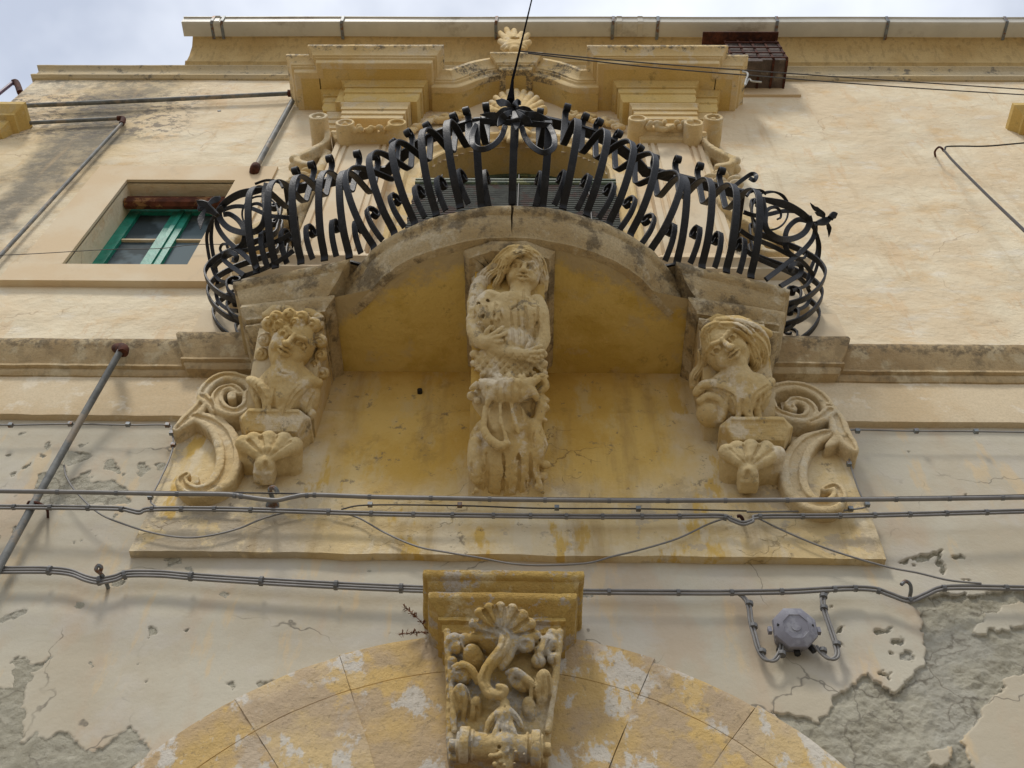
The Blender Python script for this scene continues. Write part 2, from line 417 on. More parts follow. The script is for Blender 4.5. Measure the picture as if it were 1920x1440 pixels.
def stone(name, c1, c2, dirt=(.10, .085, .06), dlo=.58, dhi=.72, dsc=7, dmax=.8, bst=.5, bd=.012, f=1.6, pale=None, zdirt=None, speck=.5, streak=False):
    t = MT(name)
    c = t.mix(t.ramp(t.noise(f, 6, .6, off=(3, 1, 2)), .35, .65), c1, c2)
    if pale: c = t.mix(t.ramp(t.noise(4.5, 7, .65, off=(9, 4, 1)), .55, .68, 0, .75), c, pale)
    if streak: c = t.mix(t.ramp(t.noise(3, 5, .6, sc=(6, 6, .6)), .5, .72, 0, .45), c, tuple(v*.55 for v in c1))
    d = t.noise(dsc, 9, .72, off=(1, 7, 5)); m_ = t.ramp(d, dlo, dhi, 0, dmax)
    c = t.mix(m_, c, dirt)
    if zdirt:       # lichen and soot in a belt: list of (z0, z1)
        z = t.xyz()[2]
        for z0, z1, st in zdirt:
            zz = t.math('ADD', z, t.math('MULTIPLY', t.math('SUBTRACT', t.noise(9, 8, .7), .5), .22))
            k = t.math('MULTIPLY', t.ramp(zz, z0-.02, z0+.02), t.ramp(zz, z1-.02, z1+.04, 1, 0))
            k = t.math('MULTIPLY', k, t.ramp(t.noise(22, 8, .75, off=(4, 4, 4)), .38, .62, 0, st)); c = t.mix(k, c, dirt)
    sp = t.noise(60, 4, .7); c = t.mix(t.ramp(sp, .35, .7, 0, speck*.5), c, tuple(v*.6 for v in c1))
    n = t.bump(t.noise(14, 8, .68), bst, bd); n = t.bump(t.noise(90, 4, .6), bst*.7, bd*.22, n)
    return t.fin(c, n)
M = {}
M['stone_grey'] = stone('weathered_stone', (.54, .425, .25), (.44, .32, .16), dirt=(.11, .085, .055), dlo=.50, dhi=.66, dsc=5, dmax=.8, bst=1, bd=.016, pale=(.60, .52, .37), speck=.9)
M['stone_fig'] = stone('carved_stone', (.60, .465, .245), (.54, .38, .15), dirt=(.15, .125, .09), dlo=.60, dhi=.72, dsc=7, dmax=.75, bst=.8, bd=.009, pale=(.68, .60, .46), speck=.5)
M['stone_yel'] = stone('yellow_washed_stone', (.63, .50, .30), (.58, .43, .21), dirt=(.24, .19, .12), dlo=.60, dhi=.74, dmax=.6, bst=.9, bd=.014, pale=(.62, .54, .39))
M['stone_key'] = stone('keystone_paint', (.46, .31, .09), (.38, .24, .065), dirt=(.36, .33, .30), dlo=.55, dhi=.62, dsc=6, dmax=.8, bst=1, bd=.014, pale=(.52, .42, .24), speck=.8)
M['key_carv'] = stone('keystone_carving_stone', (.52, .39, .19), (.44, .29, .09), dirt=(.40, .38, .34), dlo=.54, dhi=.60, dsc=8, dmax=.8, bst=1, bd=.014, pale=(.58, .50, .36), speck=.8)
M['cornice'] = stone('cornice_stone', (.66, .51, .28), (.60, .43, .19), dirt=(.10, .09, .075), dlo=.66, dhi=.78, dmax=.5, bst=.35, zdirt=[(10.80, 11.0, .9), (11.13, 11.3, .85)], pale=(.62, .52, .36))
M['cornice_soffit'] = stone('ochre_wash', (.58, .40, .13), (.62, .45, .18), dirt=(.20, .15, .06), dlo=.6, dhi=.75, dmax=.5, bst=.25, pale=(.56, .43, .22))
M['pale_trim'] = stone('pale_trim', (.61, .50, .335), (.56, .43, .26), dirt=(.25, .2, .14), dlo=.68, dhi=.8, dmax=.4, bst=.3, pale=(.68, .6, .46))
M['string'] = stone('string_course_stone', (.48, .36, .20), (.38, .27, .14), dirt=(.13, .105, .07), dlo=.55, dhi=.75, dmax=.55, bst=.6, zdirt=[(5.81, 5.95, .75)], pale=(.55, .46, .30), streak=True)
M['eave'] = stone('eave_paint', (.53, .38, .17), (.47, .32, .13), dirt=(.2, .15, .08), dlo=.62, dhi=.8, dmax=.5, bst=.25, streak=True)
def surround():
    t = MT('window_surround_paint'); c = t.mix(t.ramp(t.noise(1.3, 5), .4, .65), (.62, .48, .305), (.65, .54, .375))
    c = t.mix(t.ramp(t.noise(3, 8, .7, sc=(1, 1, .5)), .6, .75, 0, .5), c, (.50, .40, .27)); return t.fin(c, t.bump(t.noise(30, 6, .6), .25, .005))
M['surround'] = surround()
def soffit_mat():
    t = MT('ochre_soffit'); c = t.mix(t.ramp(t.noise(2.2, 7, .65), .35, .65), (.68, .50, .16), (.56, .385, .09))
    c = t.mix(t.ramp(t.noise(3.5, 8, .7, off=(4, 0, 2)), .56, .72, 0, .55), c, (.58, .46, .25))
    c = t.mix(t.ramp(t.noise(9, 8, .75, off=(8, 0, 2)), .62, .8, 0, .5), c, (.22, .15, .06))
    y = t.xyz()[1]; x = t.xyz()[0]
    e = t.math('ADD', t.math('ADD', y, t.math('MULTIPLY', t.math('MULTIPLY', x, x), -.42)), t.math('MULTIPLY', t.noise(6, 8, .7), .45))
    c = t.mix(t.ramp(e, -.86+.1, -.70+.1, .85, 0), c, (.46, .37, .23))
    return t.fin(c, t.bump(t.noise(5, 8, .65), .6, .03, t.bump(t.noise(30, 7, .65), .6, .008)))
M['soffit'] = soffit_mat()
def apron_mat():
    t = MT('ochre_apron_plaster'); x, y, z = t.xyz()
    c1 = t.mix(t.ramp(t.noise(1.6, 7, .65), .35, .65), (.61, .415, .125), (.54, .34, .075))
    c1 = t.mix(t.ramp(t.noise(3, 7, .7, sc=(1.6, 1, .6), off=(2, 0, 2)), .5, .72, 0, .6), c1, (.56, .44, .22))
    c1 = t.mix(t.ramp(t.noise(5, 7, .7, sc=(1, 1, .8), off=(6, 0, 2)), .56, .75, 0, .5), c1, (.34, .22, .06))
    c2 = t.mix(t.ramp(t.noise(2.2, 7, .65, off=(5, 0, 0)), .4, .6), (.62, .51, .32), (.59, .45, .23))
    c2 = t.mix(t.ramp(t.noise(3.2, 8, .6, sc=(1.8, 1, .5), off=(1, 0, 3)), .5, .66, 0, .8), c2, (.62, .53, .37))
    c2 = t.mix(t.ramp(t.noise(3.8, 8, .65, off=(1, 6, 3)), .60, .66, 0, .75), c2, (.42, .35, .25))
    c2 = t.mix(t.ramp(t.noise(3.0, 8, .6, sc=(2, 1, .7), off=(7, 6, 3)), .62, .72, 0, .9), c2, (.55, .36, .09))
    ax = t.math('ADD', t.math('ABSOLUTE', x), t.math('MULTIPLY', t.math('SUBTRACT', t.noise(4, 5), .5), .35))
    k = t.math('MULTIPLY', t.ramp(ax, .85, 1.3, 1, 0), t.ramp(t.math('ADD', z, t.math('MULTIPLY', t.math('SUBTRACT', t.noise(2.6, 6), .5), .5)), 4.30, 4.75))
    c = t.mix(k, c2, c1)
    c = t.mix(t.ramp(t.noise(11, 9, .75, off=(3, 9, 9)), .64, .74, 0, .7), c, (.16, .13, .09))
    lf = t.math('MULTIPLY', t.ramp(x, -1.3, -.8, 1, 0), t.ramp(z, 4.40, 4.55, 1, 0)); c = t.mix(t.math('MULTIPLY', lf, t.ramp(t.noise(3.4, 9, .65, off=(0, 9, 3)), .40, .50, 0, .85)), c, (.40, .34, .25))
    ck = t.crack(2.2, .009, .58, .66, sc=(.7, 1, 1.6)); c = t.mix(t.math('MULTIPLY', ck, .5), c, (.12, .08, .04))
    c = t.mix(t.ramp(t.noise(1.3, 8, .62, sc=(2.5, 1, .35), off=(5, 5, 0)), .55, .8, 0, .6), c, (.33, .215, .075))
    n = t.bump(t.noise(9, 8, .6), .6, .02); n = t.bump(t.noise(60, 5, .65), .5, .004, n); n = t.bump(t.math('MULTIPLY', ck, -1), .5, .01, n); return t.fin(c, n)
M['apron'] = apron_mat()
def upper_mat():
    t = MT('upper_stucco'); x, y, z = t.xyz()
    c = t.mix(t.ramp(t.noise(.8, 6, .6), .38, .62), (.70, .605, .43), (.665, .54, .36))
    c = t.mix(t.ramp(t.noise(2.0, 7, .62, sc=(1, 1, 1.3), off=(3, 0, 0)), .52, .78, 0, .7), c, (.64, .445, .23))
    c = t.mix(t.ramp(t.noise(3.3, 8, .65, sc=(.8, 1, 1.6), off=(0, 0, 7)), .55, .75, 0, .6), c, (.70, .64, .52))
    c = t.mix(t.ramp(t.noise(1.1, 6, .6, off=(7, 0, 4)), .55, .7, 0, .4), c, (.60, .47, .30))
    c = t.mix(t.ramp(t.noise(2.4, 9, .7, sc=(2.2, 1, .6), off=(9, 0, 4)), .6, .68, 0, .45), c, (.62, .43, .24))
    # the damp run down the wall below the upper pipe: a stain with its own outline
    wob = t.math('MULTIPLY', t.math('SUBTRACT', t.noise(1.8, 7, .6), .5), .9)
    cen = t.math('ADD', t.math('MULTIPLY_ADD', z, .04, -4.80), wob)
    dx = t.math('ABSOLUTE', t.math('SUBTRACT', x, cen))
    k = t.math('MULTIPLY', t.ramp(dx, .16, .50, 1, 0), t.ramp(z, 6.8, 7.8))
    k = t.math('MULTIPLY', k, t.ramp(z, 10.9, 11.5, 1, .15))
    k2 = t.math('MULTIPLY', k, t.ramp(t.noise(5, 9, .7), .3, .6, .6, 1))
    halo = t.math('MULTIPLY', t.ramp(dx, .3, .95, 1, 0), t.ramp(z, 7.7, 9.3)); c = t.mix(t.math('MULTIPLY', halo, .6), c, (.56, .41, .20))
    c = t.mix(t.math('MULTIPLY', k2, .92), c, (.185, .165, .125))
    blk = t.math('MULTIPLY', t.ramp(t.noise(7, 10, .75, sc=(1, 1, 1.4)), .49, .58), t.math('MULTIPLY', t.ramp(z, 9.6, 10.0), t.math('MULTIPLY', t.ramp(x, -3.7, -3.2, 1, 0), t.ramp(z, 10.9, 11.3, 1, .2))))
    c = t.mix(t.math('MULTIPLY', blk, .75), c, (.13, .115, .10))
    top = t.math('MULTIPLY', t.ramp(x, -4.2, -3.6, 1, 0), t.math('MULTIPLY', t.ramp(z, 10.9, 11.5), t.ramp(t.noise(5, 9, .75), .4, .6, 0, .7)))
    c = t.mix(top, c, (.17, .155, .13))
    c = t.mix(t.ramp(t.noise(1.7, 8, .62, sc=(3.2, 1, .3), off=(2, 5, 0)), .6, .85, 0, .45), c, (.50, .36, .20))
    c = t.mix(t.ramp(t.noise(45, 5, .7), .62, .9, 0, .4), c, (.45, .36, .24))
    ck = t.crack(.8, .006, .5, .6, off=(3, 0, 1)); c = t.mix(t.math('MULTIPLY', ck, .5), c, (.3, .2, .12))
    n = t.bump(t.noise(2.2, 6, .55), .6, .06); n = t.bump(t.noise(22, 7, .65, sc=(.7, 1, 1.3)), .45, .01, n); return t.fin(c, n)
M['upper'] = upper_mat()
def lower_mat():
    t = MT('lower_plaster'); x, y, z = t.xyz()
    a = t.N.new('ShaderNodeAttribute'); a.attribute_name = 'peel'; pe = a.outputs['Fac']
    pe = t.math('ADD', pe, t.math('MULTIPLY', t.math('SUBTRACT', t.noise(45, 4, .6), .5), .22))
    mk = t.ramp(pe, .44, .56)
    c = t.mix(t.ramp(t.noise(.9, 6, .6), .38, .62), (.475, .435, .34), (.44, .385, .285))
    c = t.mix(t.ramp(t.noise(1.4, 6, .6, sc=(1.4, 1, .7), off=(3, 0, 0)), .52, .70, 0, .55), c, (.46, .35, .24))
    c = t.mix(t.ramp(t.noise(1.7, 6, .6, off=(1, 0, 9)), .52, .70, 0, .6), c, (.48, .44, .37))
    c = t.mix(t.ramp(t.noise(2.6, 7, .6, sc=(2, 1, .5), off=(8, 0, 9)), .58, .70, 0, .5), c, (.58, .43, .24))
    g = t.mix(t.ramp(t.noise(4, 8, .7), .38, .62), (.43, .40, .31), (.37, .34, .255))
    g = t.mix(t.ramp(t.noise(11, 8, .75, off=(0, 3, 0)), .5, .7, 0, .6), g, (.40, .37, .29))
    g = t.mix(t.ramp(t.noise(6, 9, .75, off=(0, 8, 0)), .68, .85, 0, .6), g, (.20, .18, .14))
    rim = t.math('MULTIPLY', t.ramp(pe, .40, .47), t.ramp(pe, .47, .54, 1, 0))
    g = t.mix(t.ramp(t.noise(2.1, 7, .6, off=(2, 2, 2)), .5, .65, 0, .6), g, (.42, .40, .335)); c = t.mix(mk, c, g); c = t.mix(t.math('MULTIPLY', rim, .2), c, (.62, .58, .48))
    ck = t.crack(1.1, .007, .5, .6); ck = t.math('MULTIPLY', ck, t.math('SUBTRACT', 1, mk)); c = t.mix(t.math('MULTIPLY', ck, .75), c, (.13, .115, .09))
    ck2 = t.math('MULTIPLY', t.crack(3.4, .03, .4, .55, off=(4, 4, 4)), mk); c = t.mix(t.math('MULTIPLY', ck2, .6), c, (.16, .14, .105))
    c = t.mix(t.ramp(t.noise(55, 5, .7), .66, .9, 0, .5), c, (.34, .29, .21))
    n = None
    n = t.bump(t.noise(3, 7, .55), .35, .03, n)
    n = t.bump(t.math('MULTIPLY', t.noise(16, 10, .75), mk), .7, .03, n); n = t.bump(t.noise(60, 5, .6), .3, .003, n)
    return t.fin(c, n)
M['lower'] = lower_mat()
def vouss_mat(a=(.52, .36, .145), b=(.44, .32, .18), o=0):
    t = MT('arch_stone_paint')
    c = t.mix(t.ramp(t.noise(2.4, 7, .6, off=(o, 0, 0)), .38, .62), a, b)
    c = t.mix(t.ramp(t.noise(3.1, 9, .68, sc=(1.2, 1, .8), off=(3, 0, 3)), .53, .60, 0, .85), c, (.54, .51, .45))
    c = t.mix(t.ramp(t.noise(2.1, 7, .6, off=(6, 0, 3)), .54, .64, 0, .8), c, (.42, .32, .21))
    c = t.mix(t.ramp(t.noise(3.3, 8, .65, off=(6, 5, 3)), .62, .72, 0, .8), c, (.57, .39, .14))
    c = t.mix(t.ramp(t.noise(30, 6, .7), .6, .75, 0, .5), c, (.2, .16, .1))
    n = t.bump(t.noise(10, 9, .68), .8, .018); n = t.bump(t.noise(70, 4, .6), .4, .003, n); return t.fin(c, n)
M['vouss'] = vouss_mat()
M['vouss_b'] = vouss_mat((.44, .33, .20), (.50, .35, .15), 7)
M['vouss_c'] = vouss_mat((.54, .40, .20), (.48, .37, .235), 13)
def flat(name, c, ro=.6, spec=.4, metal=0, var=.25, f=12, bst=.2, bd=.003, c2=None, clo=.5, chi=.65):
    t = MT(name, ro, spec, metal); k = t.mix(t.ramp(t.noise(f, 6, .65), .3, .7, 0, 1), c, tuple(v*(1-var) for v in c))
    if c2: k = t.mix(t.ramp(t.noise(f*.7, 8, .7, off=(5, 5, 5)), clo, chi), k, c2)
    return t.fin(k, t.bump(t.noise(f*4, 5, .6), bst, bd))
M['iron'] = flat('black_iron', (.008, .008, .009), .5, .3, 0, .3, 20, .5, .004, c2=(.018, .017, .018), clo=.5, chi=.75)
M['cable'] = flat('grey_cable', (.20, .19, .178), .5, .4, 0, .2, 8, .1)
M['cable_dark'] = flat('dark_wire', (.05, .045, .04), .6, .3, 0, .2, 8, .1)
M['pipe'] = flat('galvanised_pipe', (.19, .195, .185), .6, .2, 0, .4, 7, .3, .002, c2=(.26, .22, .17))
M['rust'] = flat('rusty_iron', (.10, .035, .02), .85, .2, 0, .5, 14, .5, .004, c2=(.045, .018, .015))
M['violet'] = flat('violet_pipe', (.14, .08, .12), .5)
M['gutter'] = flat('painted_gutter', (.56, .53, .45), .45, .4, 0, .1, 2.5, .1, .003, c2=(.38, .34, .27), clo=.52, chi=.72)
M['bracket'] = flat('gutter_bracket', (.20, .22, .23), .5, .4, .4, .3, 20, c2=(.16, .08, .04))
M['tile'] = flat('roof_tile_clay', (.32, .20, .13), .9, .2, 0, .3, 10, .4, .01)
M['box'] = flat('grey_plastic', (.205, .20, .23), .5, .4, 0, .1, 15, .15, .003, c2=(.26, .26, .285))
M['black'] = flat('black_rubber', (.012, .012, .012), .6)
M['green'] = flat('green_paint', (.015, .25, .17), .5, .4, 0, .3, 9, .4, .004, c2=(.10, .30, .22), clo=.58, chi=.75)
M['darkgreen'] = flat('dark_green_paint', (.05, .075, .035), .6, .4, 0, .4, 9, .4, .004, c2=(.16, .17, .06))
M['wood'] = flat('old_slats', (.055, .06, .048), .8, .2, 0, .5, 8, .4, .004, c2=(.05, .028, .02), clo=.56, chi=.62)
M['beam'] = flat('rusty_beam', (.13, .04, .02), .85, .2, 0, .5, 9, .5, .005, c2=(.24, .12, .045), clo=.55, chi=.65)
M['door'] = flat('red_brown_wood', (.16, .06, .045), .7, .3, 0, .3, 5)
M['paving'] = flat('street_paving', (.30, .26, .20), .9, .2, 0, .3, 1.5, .5, .01)
M['weed'] = flat('dry_weed', (.20, .09, .045), .9)
M['cage'] = flat('rusted_mesh_panel', (.13, .10, .085), .8, .2, 0, .4, 8, .3, .004, c2=(.24, .20, .15), clo=.55, chi=.75)
def glass():
    t = MT('window_glass', .7, .08); c = t.mix(t.ramp(t.noise(1.6, 4), .45, .55), (.045, .06, .065), (.10, .135, .15)); return t.fin(c)
M['glass'] = glass()
M['tie'] = flat('cable_tie_grey', (.15, .15, .15), .6, .3)
M['rope'] = flat('pale_rope', (.45, .45, .42), .8)
# ------------------------------------------------------------ ground
g = MB(); g.V = [(-300, -300, -1.6), (300, -300, -1.6), (300, 300, -1.6), (-300, 300, -1.6)]; g.F = [(0, 1, 2, 3)]
tag(g.build('street', M['paving'], smooth=0, base=(0, 0, -1.6)), kind='structure')
# ------------------------------------------------------------ the building
B = empty('palace_building', (0, 0, -1.6), 'old plastered palace front with cream stucco, stone mouldings and peeling lower plaster', 'building')
WX0, WX1, WZ0, WZ1 = -3.60, -2.60, 7.12, 8.77          # small window opening
DA, DS, DB = .86, 8.88, .75                            # door arch half width, spring, rise
def gridwall(name, xs, zs, hole, yf, mat, attr=None):
    xs = np.unique(np.round(xs, 5)); zs = np.unique(np.round(zs, 5)); X, Z = np.meshgrid(xs, zs, indexing='ij'); nx, nz_ = X.shape
    Y = yf(X, Z); V = np.stack([X.ravel(), Y.ravel(), Z.ravel()], 1)
    I, J = np.meshgrid(np.arange(nx-1), np.arange(nz_-1), indexing='ij')
    xc = (xs[:-1]+xs[1:])[:, None]/2+0*Z[:-1, :-1]; zc = (zs[:-1]+zs[1:])[None, :]/2+0*xc
    k = ~hole(xc, zc); I = I[k]; J = J[k]; a = I*nz_+J
    F = np.stack([a, a+nz_, a+nz_+1, a+1], 1)
    o = fastmesh(name, V, F, mat, B)
    if attr is not None:
        at_ = o.data.attributes.new('peel', 'FLOAT', 'POINT'); at_.data.foreach_set('value', attr(X, Z).astype(np.float32).ravel())
    return o
def uhole(x, z):
    h = (x > WX0) & (x < WX1) & (z > WZ0) & (z < WZ1)
    h |= (np.abs(x+.03) < DA) & (z < DS) & (z > 5.9)
    h |= (((x+.03)/DA)**2+((z-DS)/DB)**2 < 1) & (z > DS-.01)
    h |= (x < -3.93) & (z > 11.80)
    return h
xs = np.concatenate([np.arange(-5.55, 9, .05), [WX0, WX1, -DA-.03, DA-.03, -3.93]]); zs = np.concatenate([np.arange(5.6, 12.4, .05), [WZ0, WZ1, DS, 11.80]])
gridwall('upper_wall', xs, zs, uhole, lambda X, Z: -.012*fbm(X, 0*X, Z, 1.1, 4, 5), M['upper'])
# peeled areas of the lower plaster, outlined in wall metres
def wp(*pts): return np.array([at(px, py, 0)[[0, 2]] for px, py in pts])
POLY = [wp((1690,1128), (1730,1150), (1738,1215), (1728,1245), (1715,1270), (1680,1292), (1655,1280), (1628,1256), (1600,1278), (1565,1300), (1566,1325), (1520,1348), (1500,1338), (1440,1330), (1475,1362), (1560,1440), (1640,1500), (1990,1500), (1990,1100), (1840,1112), (1760,1106)),
        wp((-30,1285), (25,1290), (20,1255), (28,1232), (50,1232), (62,1262), (48,1290), (38,1320), (46,1388), (68,1366), (98,1378), (128,1368), (162,1392), (178,1408), (215,1386), (247,1367), (262,1388), (282,1412), (262,1436), (262,1500), (-30,1500)),
        wp((118,832), (130,842), (170,858), (150,868), (130,880), (118,872)), wp((72,892), (118,872), (132,905), (165,882), (168,905), (178,902), (205,900), (242,912), (246,940), (180,952), (62,955), (68,925)),
        wp((190,872), (206,862), (226,876), (222,890), (206,880), (192,878)), wp((256,888), (264,866), (278,862), (285,874), (268,882), (258,892)), wp((34,880), (48,870), (60,866), (52,876)),
        wp((26,1158), (32,1148), (50,1145), (50,1156), (26,1160)), wp((-10,1158), (20,1150), (30,1146), (48,1152), (28,1158), (-10,1166)), wp((24,1256), (32,1242), (58,1240), (88,1234), (72,1250), (30,1262)),
        wp((265,1190), (272,1178), (286,1177), (284,1190), (270,1197)), wp((213,1100), (218,1090), (232,1090), (236,1098), (226,1107)), wp((133,1140), (140,1130), (152,1128), (150,1136), (136,1142)), wp((412,1116), (424,1110), (432,1116), (422,1124)), wp((422,1282), (436,1280), (446,1286), (432,1290)),
        wp((1690,1052), (1720,1045), (1765,1026), (1770,1030), (1730,1050), (1700,1056)), wp((1754,1036), (1764,1036), (1774,1072), (1768,1074)), wp((1788,1046), (1800,1040), (1814,1052), (1796,1050)),
        wp((1650,1192), (1668,1186), (1680,1184), (1672,1194), (1652,1198)), wp((1680,1200), (1692,1196), (1698,1202), (1682,1206)), wp((1568,1182), (1585,1178), (1582,1190), (1570,1190)), wp((1576,1206), (1588,1206), (1594,1216), (1582,1216)),
        wp((305,1050), (330,1052), (332,1062), (312,1064)), wp((345,1062), (362,1060), (362,1070), (348,1068))]
ISLE = [wp((1960,1128), (1868,1132), (1872,1146), (1850,1150), (1852,1166), (1834,1180), (1832,1190), (1846,1194), (1862,1180), (1890,1175), (1960,1140)),
        wp((1990,1250), (1900,1262), (1884,1290), (1850,1330), (1830,1372), (1800,1395), (1820,1440), (1845,1500), (1990,1500)), wp((1730,1410), (1780,1402), (1785,1432), (1736,1440))]
def pdist(poly, X, Z):
    d = np.full(X.shape, 9.); s = np.zeros(X.shape, bool); n = len(poly)
    for i in range(n):
        a = poly[i]; b = poly[(i+1) % n]; ab = b-a; L2 = ab@ab+1e-12
        t = np.clip(((X-a[0])*ab[0]+(Z-a[1])*ab[1])/L2, 0, 1)
        d = np.minimum(d, np.hypot(X-a[0]-t*ab[0], Z-a[1]-t*ab[1]))
        c = (a[1] > Z) != (b[1] > Z)
        with np.errstate(divide='ignore', invalid='ignore'): s ^= c & (X < (b[0]-a[0])*(Z-a[1])/(b[1]-a[1]+1e-12)+a[0])
    return np.where(s, d, -d)
def peelfield(X, Z):
    wx = X+.10*fbm(X, 0*X, Z, 5, 5, 21); wz = Z+.10*fbm(X, 0*X, Z, 5, 5, 31)
    wx = wx+.03*fbm(X, 0*X, Z, 30, 3, 41); wz = wz+.03*fbm(X, 0*X, Z, 30, 3, 51)
    d = np.full(X.shape, -9.)
    for i, p in enumerate(POLY): d = np.maximum(d, pdist(p, wx, wz))
    for p in ISLE: d = np.minimum(d, -pdist(p, wx, wz))
    # scattered chips: small flakes where a noise peaks
    q = fbm(X, 0*X, Z, 9.5, 4, 77)-.335+.10*(np.exp(-((X+2.2)/.7)**2-((Z-4.6)/.5)**2)+np.exp(-((X-2.0)/.5)**2-((Z-3.2)/.5)**2))
    d = np.maximum(d, q*.25)
    d = d+.034*fbm(X, 0*X, Z, 22, 5, 88, .62)*np.exp(-(d/.07)**2)
    return d
_pc = {}
def pk(X, Z):
    k = X.shape
    if k not in _pc: _pc[k] = peelfield(X, Z)
    return _pc[k]
def lowery(X, Z):
    d = pk(X, Z); s = np.clip(d/.0058+.5, 0, 1)
    big = np.clip((X-1.1)/.5, 0, 1)
    return -.010*fbm(X, 0*X, Z, 1.3, 3, 8)+s*(.006+(.05*fbm(X, 0*X, Z, 6, 6, 9, .65)+.014)*big+.018*fbm(X, 0*X, Z, 22, 4, 19))
def attrf(X, Z): return np.clip(pk(X, Z)/.012+.5, 0, 1)
RC, RO, RI = np.array([-.03, 1.488]), 1.985, 1.2
xs = np.concatenate([np.arange(-8, -3.3, .1), np.arange(-3.3, 3.4, .006), np.arange(3.4, 9, .1)]); zs = np.concatenate([np.arange(-1.6, 2.4, .1), np.arange(2.4, 5.24, .006)])
xs = xs[xs >= -5.55]
gridwall('lower_wall', xs, zs, lambda x, z: ((x-RC[0])**2+(z-RC[1])**2 < (RI+.1)**2) | ((np.abs(x-RC[0]) < RI+.1) & (z < RC[1])), lowery, M['lower'], attrf)
s_ = MB(); s_.box(-5.55, -5.5, .02, 7, -1.6, 11.78); s_.box(8.85, 8.9, .02, 7, -1.6, 12.3); s_.box(-5.5, 8.85, 6.95, 7, -1.6, 12.2); s_.build('side_wall', M['upper'], B, 0)
# portal arch ring: voussoirs with open joints
def ringpt(r, th): return RC[0]+r*math.sin(th), RC[1]+r*math.cos(th)
v = MB(); nv = 13; gap = .0007; vfm = []
for i in range(nv):
    a0 = -R(98)+R(196)*i/nv; a1 = -R(98)+R(196)*(i+1)/nv
    dd = .005*random.uniform(-1, 1); P = []; O = []; U = []
    for j in range(9):
        th = a0+gap/2+(a1-a0-gap)*j/8; P.append((RC[0], 0, RC[1])); U.append((math.sin(th), 0, math.cos(th))); O.append((0, -1, 0))
    ro_ = RO+random.uniform(-.02, .02)
    prof = [(-.3, ro_), (-.005, ro_), (.022+dd, ro_-.02), (.028+dd, ro_-.05)]+[(.028+dd+.004*random.uniform(-1, 1), ro_-.05-(ro_-.1-RI)*q/8) for q in range(1, 8)]+[(.026+dd, RI+.05), (.012+dd, RI), (-.3, RI)]
    prof[6:6] = [(.026+dd, 1.752), (.018+dd, 1.748), (.030+dd, 1.744)]; prof = [p for k, p in enumerate(prof) if not (k in (5,) )]
    V, F = sweep(P, O, U, prof, True, True); v.add(rough(V, .006, 7, i), F); vfm += [(0, 1, 2, 0, 2, 1, 0)[i % 7]]*len(F)
mesh('portal_arch', v.V, v.F, M['vouss'], B, 40, None, [M['vouss_b'], M['vouss_c']], vfm)
d_ = MB(); d_.box(-1.3, 1.3, .28, .34, -1.6, 2.75); d_.build('portal_door', M['door'], B, 0)
# apron panel (proud coat below and between the consoles) with a broken lower edge
def apron():
    xs = np.arange(-2.02, 2.021, .02); zs = np.arange(3.98, 5.241, .02); X, Z = np.meshgrid(xs, zs, indexing='ij'); n0, n1 = X.shape
    lowj = .035*fbm(xs, 0*xs, 0*xs+3, 3.5, 5, 61)[:, None]*np.clip(1-(Z-3.98)/.1, 0, 1)
    Xl = X+.03*fbm(0*Z, 0*Z+2, Z, 4, 4, 63)*(np.abs(X) > 1.99)
    Zz = Z+lowj
    Y = -.050-.012*fbm(X, 0*X, Z, 2.3, 4, 62)+.02*np.clip(fbm(X, 0*X, Z, 5, 4, 65)-.17, 0, 1)*np.clip(1-(Z-3.98)/.5, 0, 1)
    V = list(np.stack([Xl.ravel(), Y.ravel(), Zz.ravel()], 1)); F = []
    for i in range(n0-1):
        for j in range(n1-1): a = i*n1+j; F.append((a, a+n1, a+n1+1, a+1))
    def skirt(ids):
        b = len(V)
        for q in ids: V.append(V[q]*np.array([1, 0, 1])+np.array([0, .03, 0]))
        for k in range(len(ids)-1): F.append((ids[k], b+k, b+k+1, ids[k+1]))
    skirt([i*n1 for i in range(n0)]); skirt([j for j in range(n1)][::-1]); skirt([(n0-1)*n1+j for j in range(n1)])
    mesh('apron_panel', V, F, M['apron'], B, 50)
apron()
# dado band and string course, both interrupted at the balcony
dz = [(-.03, 5.62), (.045, 5.62), (.05, 5.4), (.047, 5.22), (.044, 5.185), (-.03, 5.18)]
v = MB()
for a, b in ((-5.55, -1.72), (1.72, 8.85)):
    v.add(*moulding([(a, 0), (b, 0)], dz, .005, .05, 6, closed_prof=True))
v.build('dado_band', M['pale_trim'], B, 40)
sp_ = [(-.05, 5.90), (.12, 5.895), (.165, 5.885), (.17, 5.85), (.155, 5.82), (.13, 5.76), (.10, 5.71), (.085, 5.68), (.10, 5.675), (.10, 5.655), (.075, 5.65), (.075, 5.625), (.055, 5.60), (-.05, 5.60)]
for a, b, br in ((-5.55, -1.70, -2.10), (8.85, 1.70, 2.08)):
    pa = [(a, 0), (br, 0), (br, -.06), (b, -.06)] if a < 0 else [(b, -.06), (br, -.06), (br, 0), (a, 0)]
    v = MB(); v.add(*moulding(pa, sp_, .0045, .04, 11, closed_prof=True)); v.build('string_course', M['string'], B, 40)
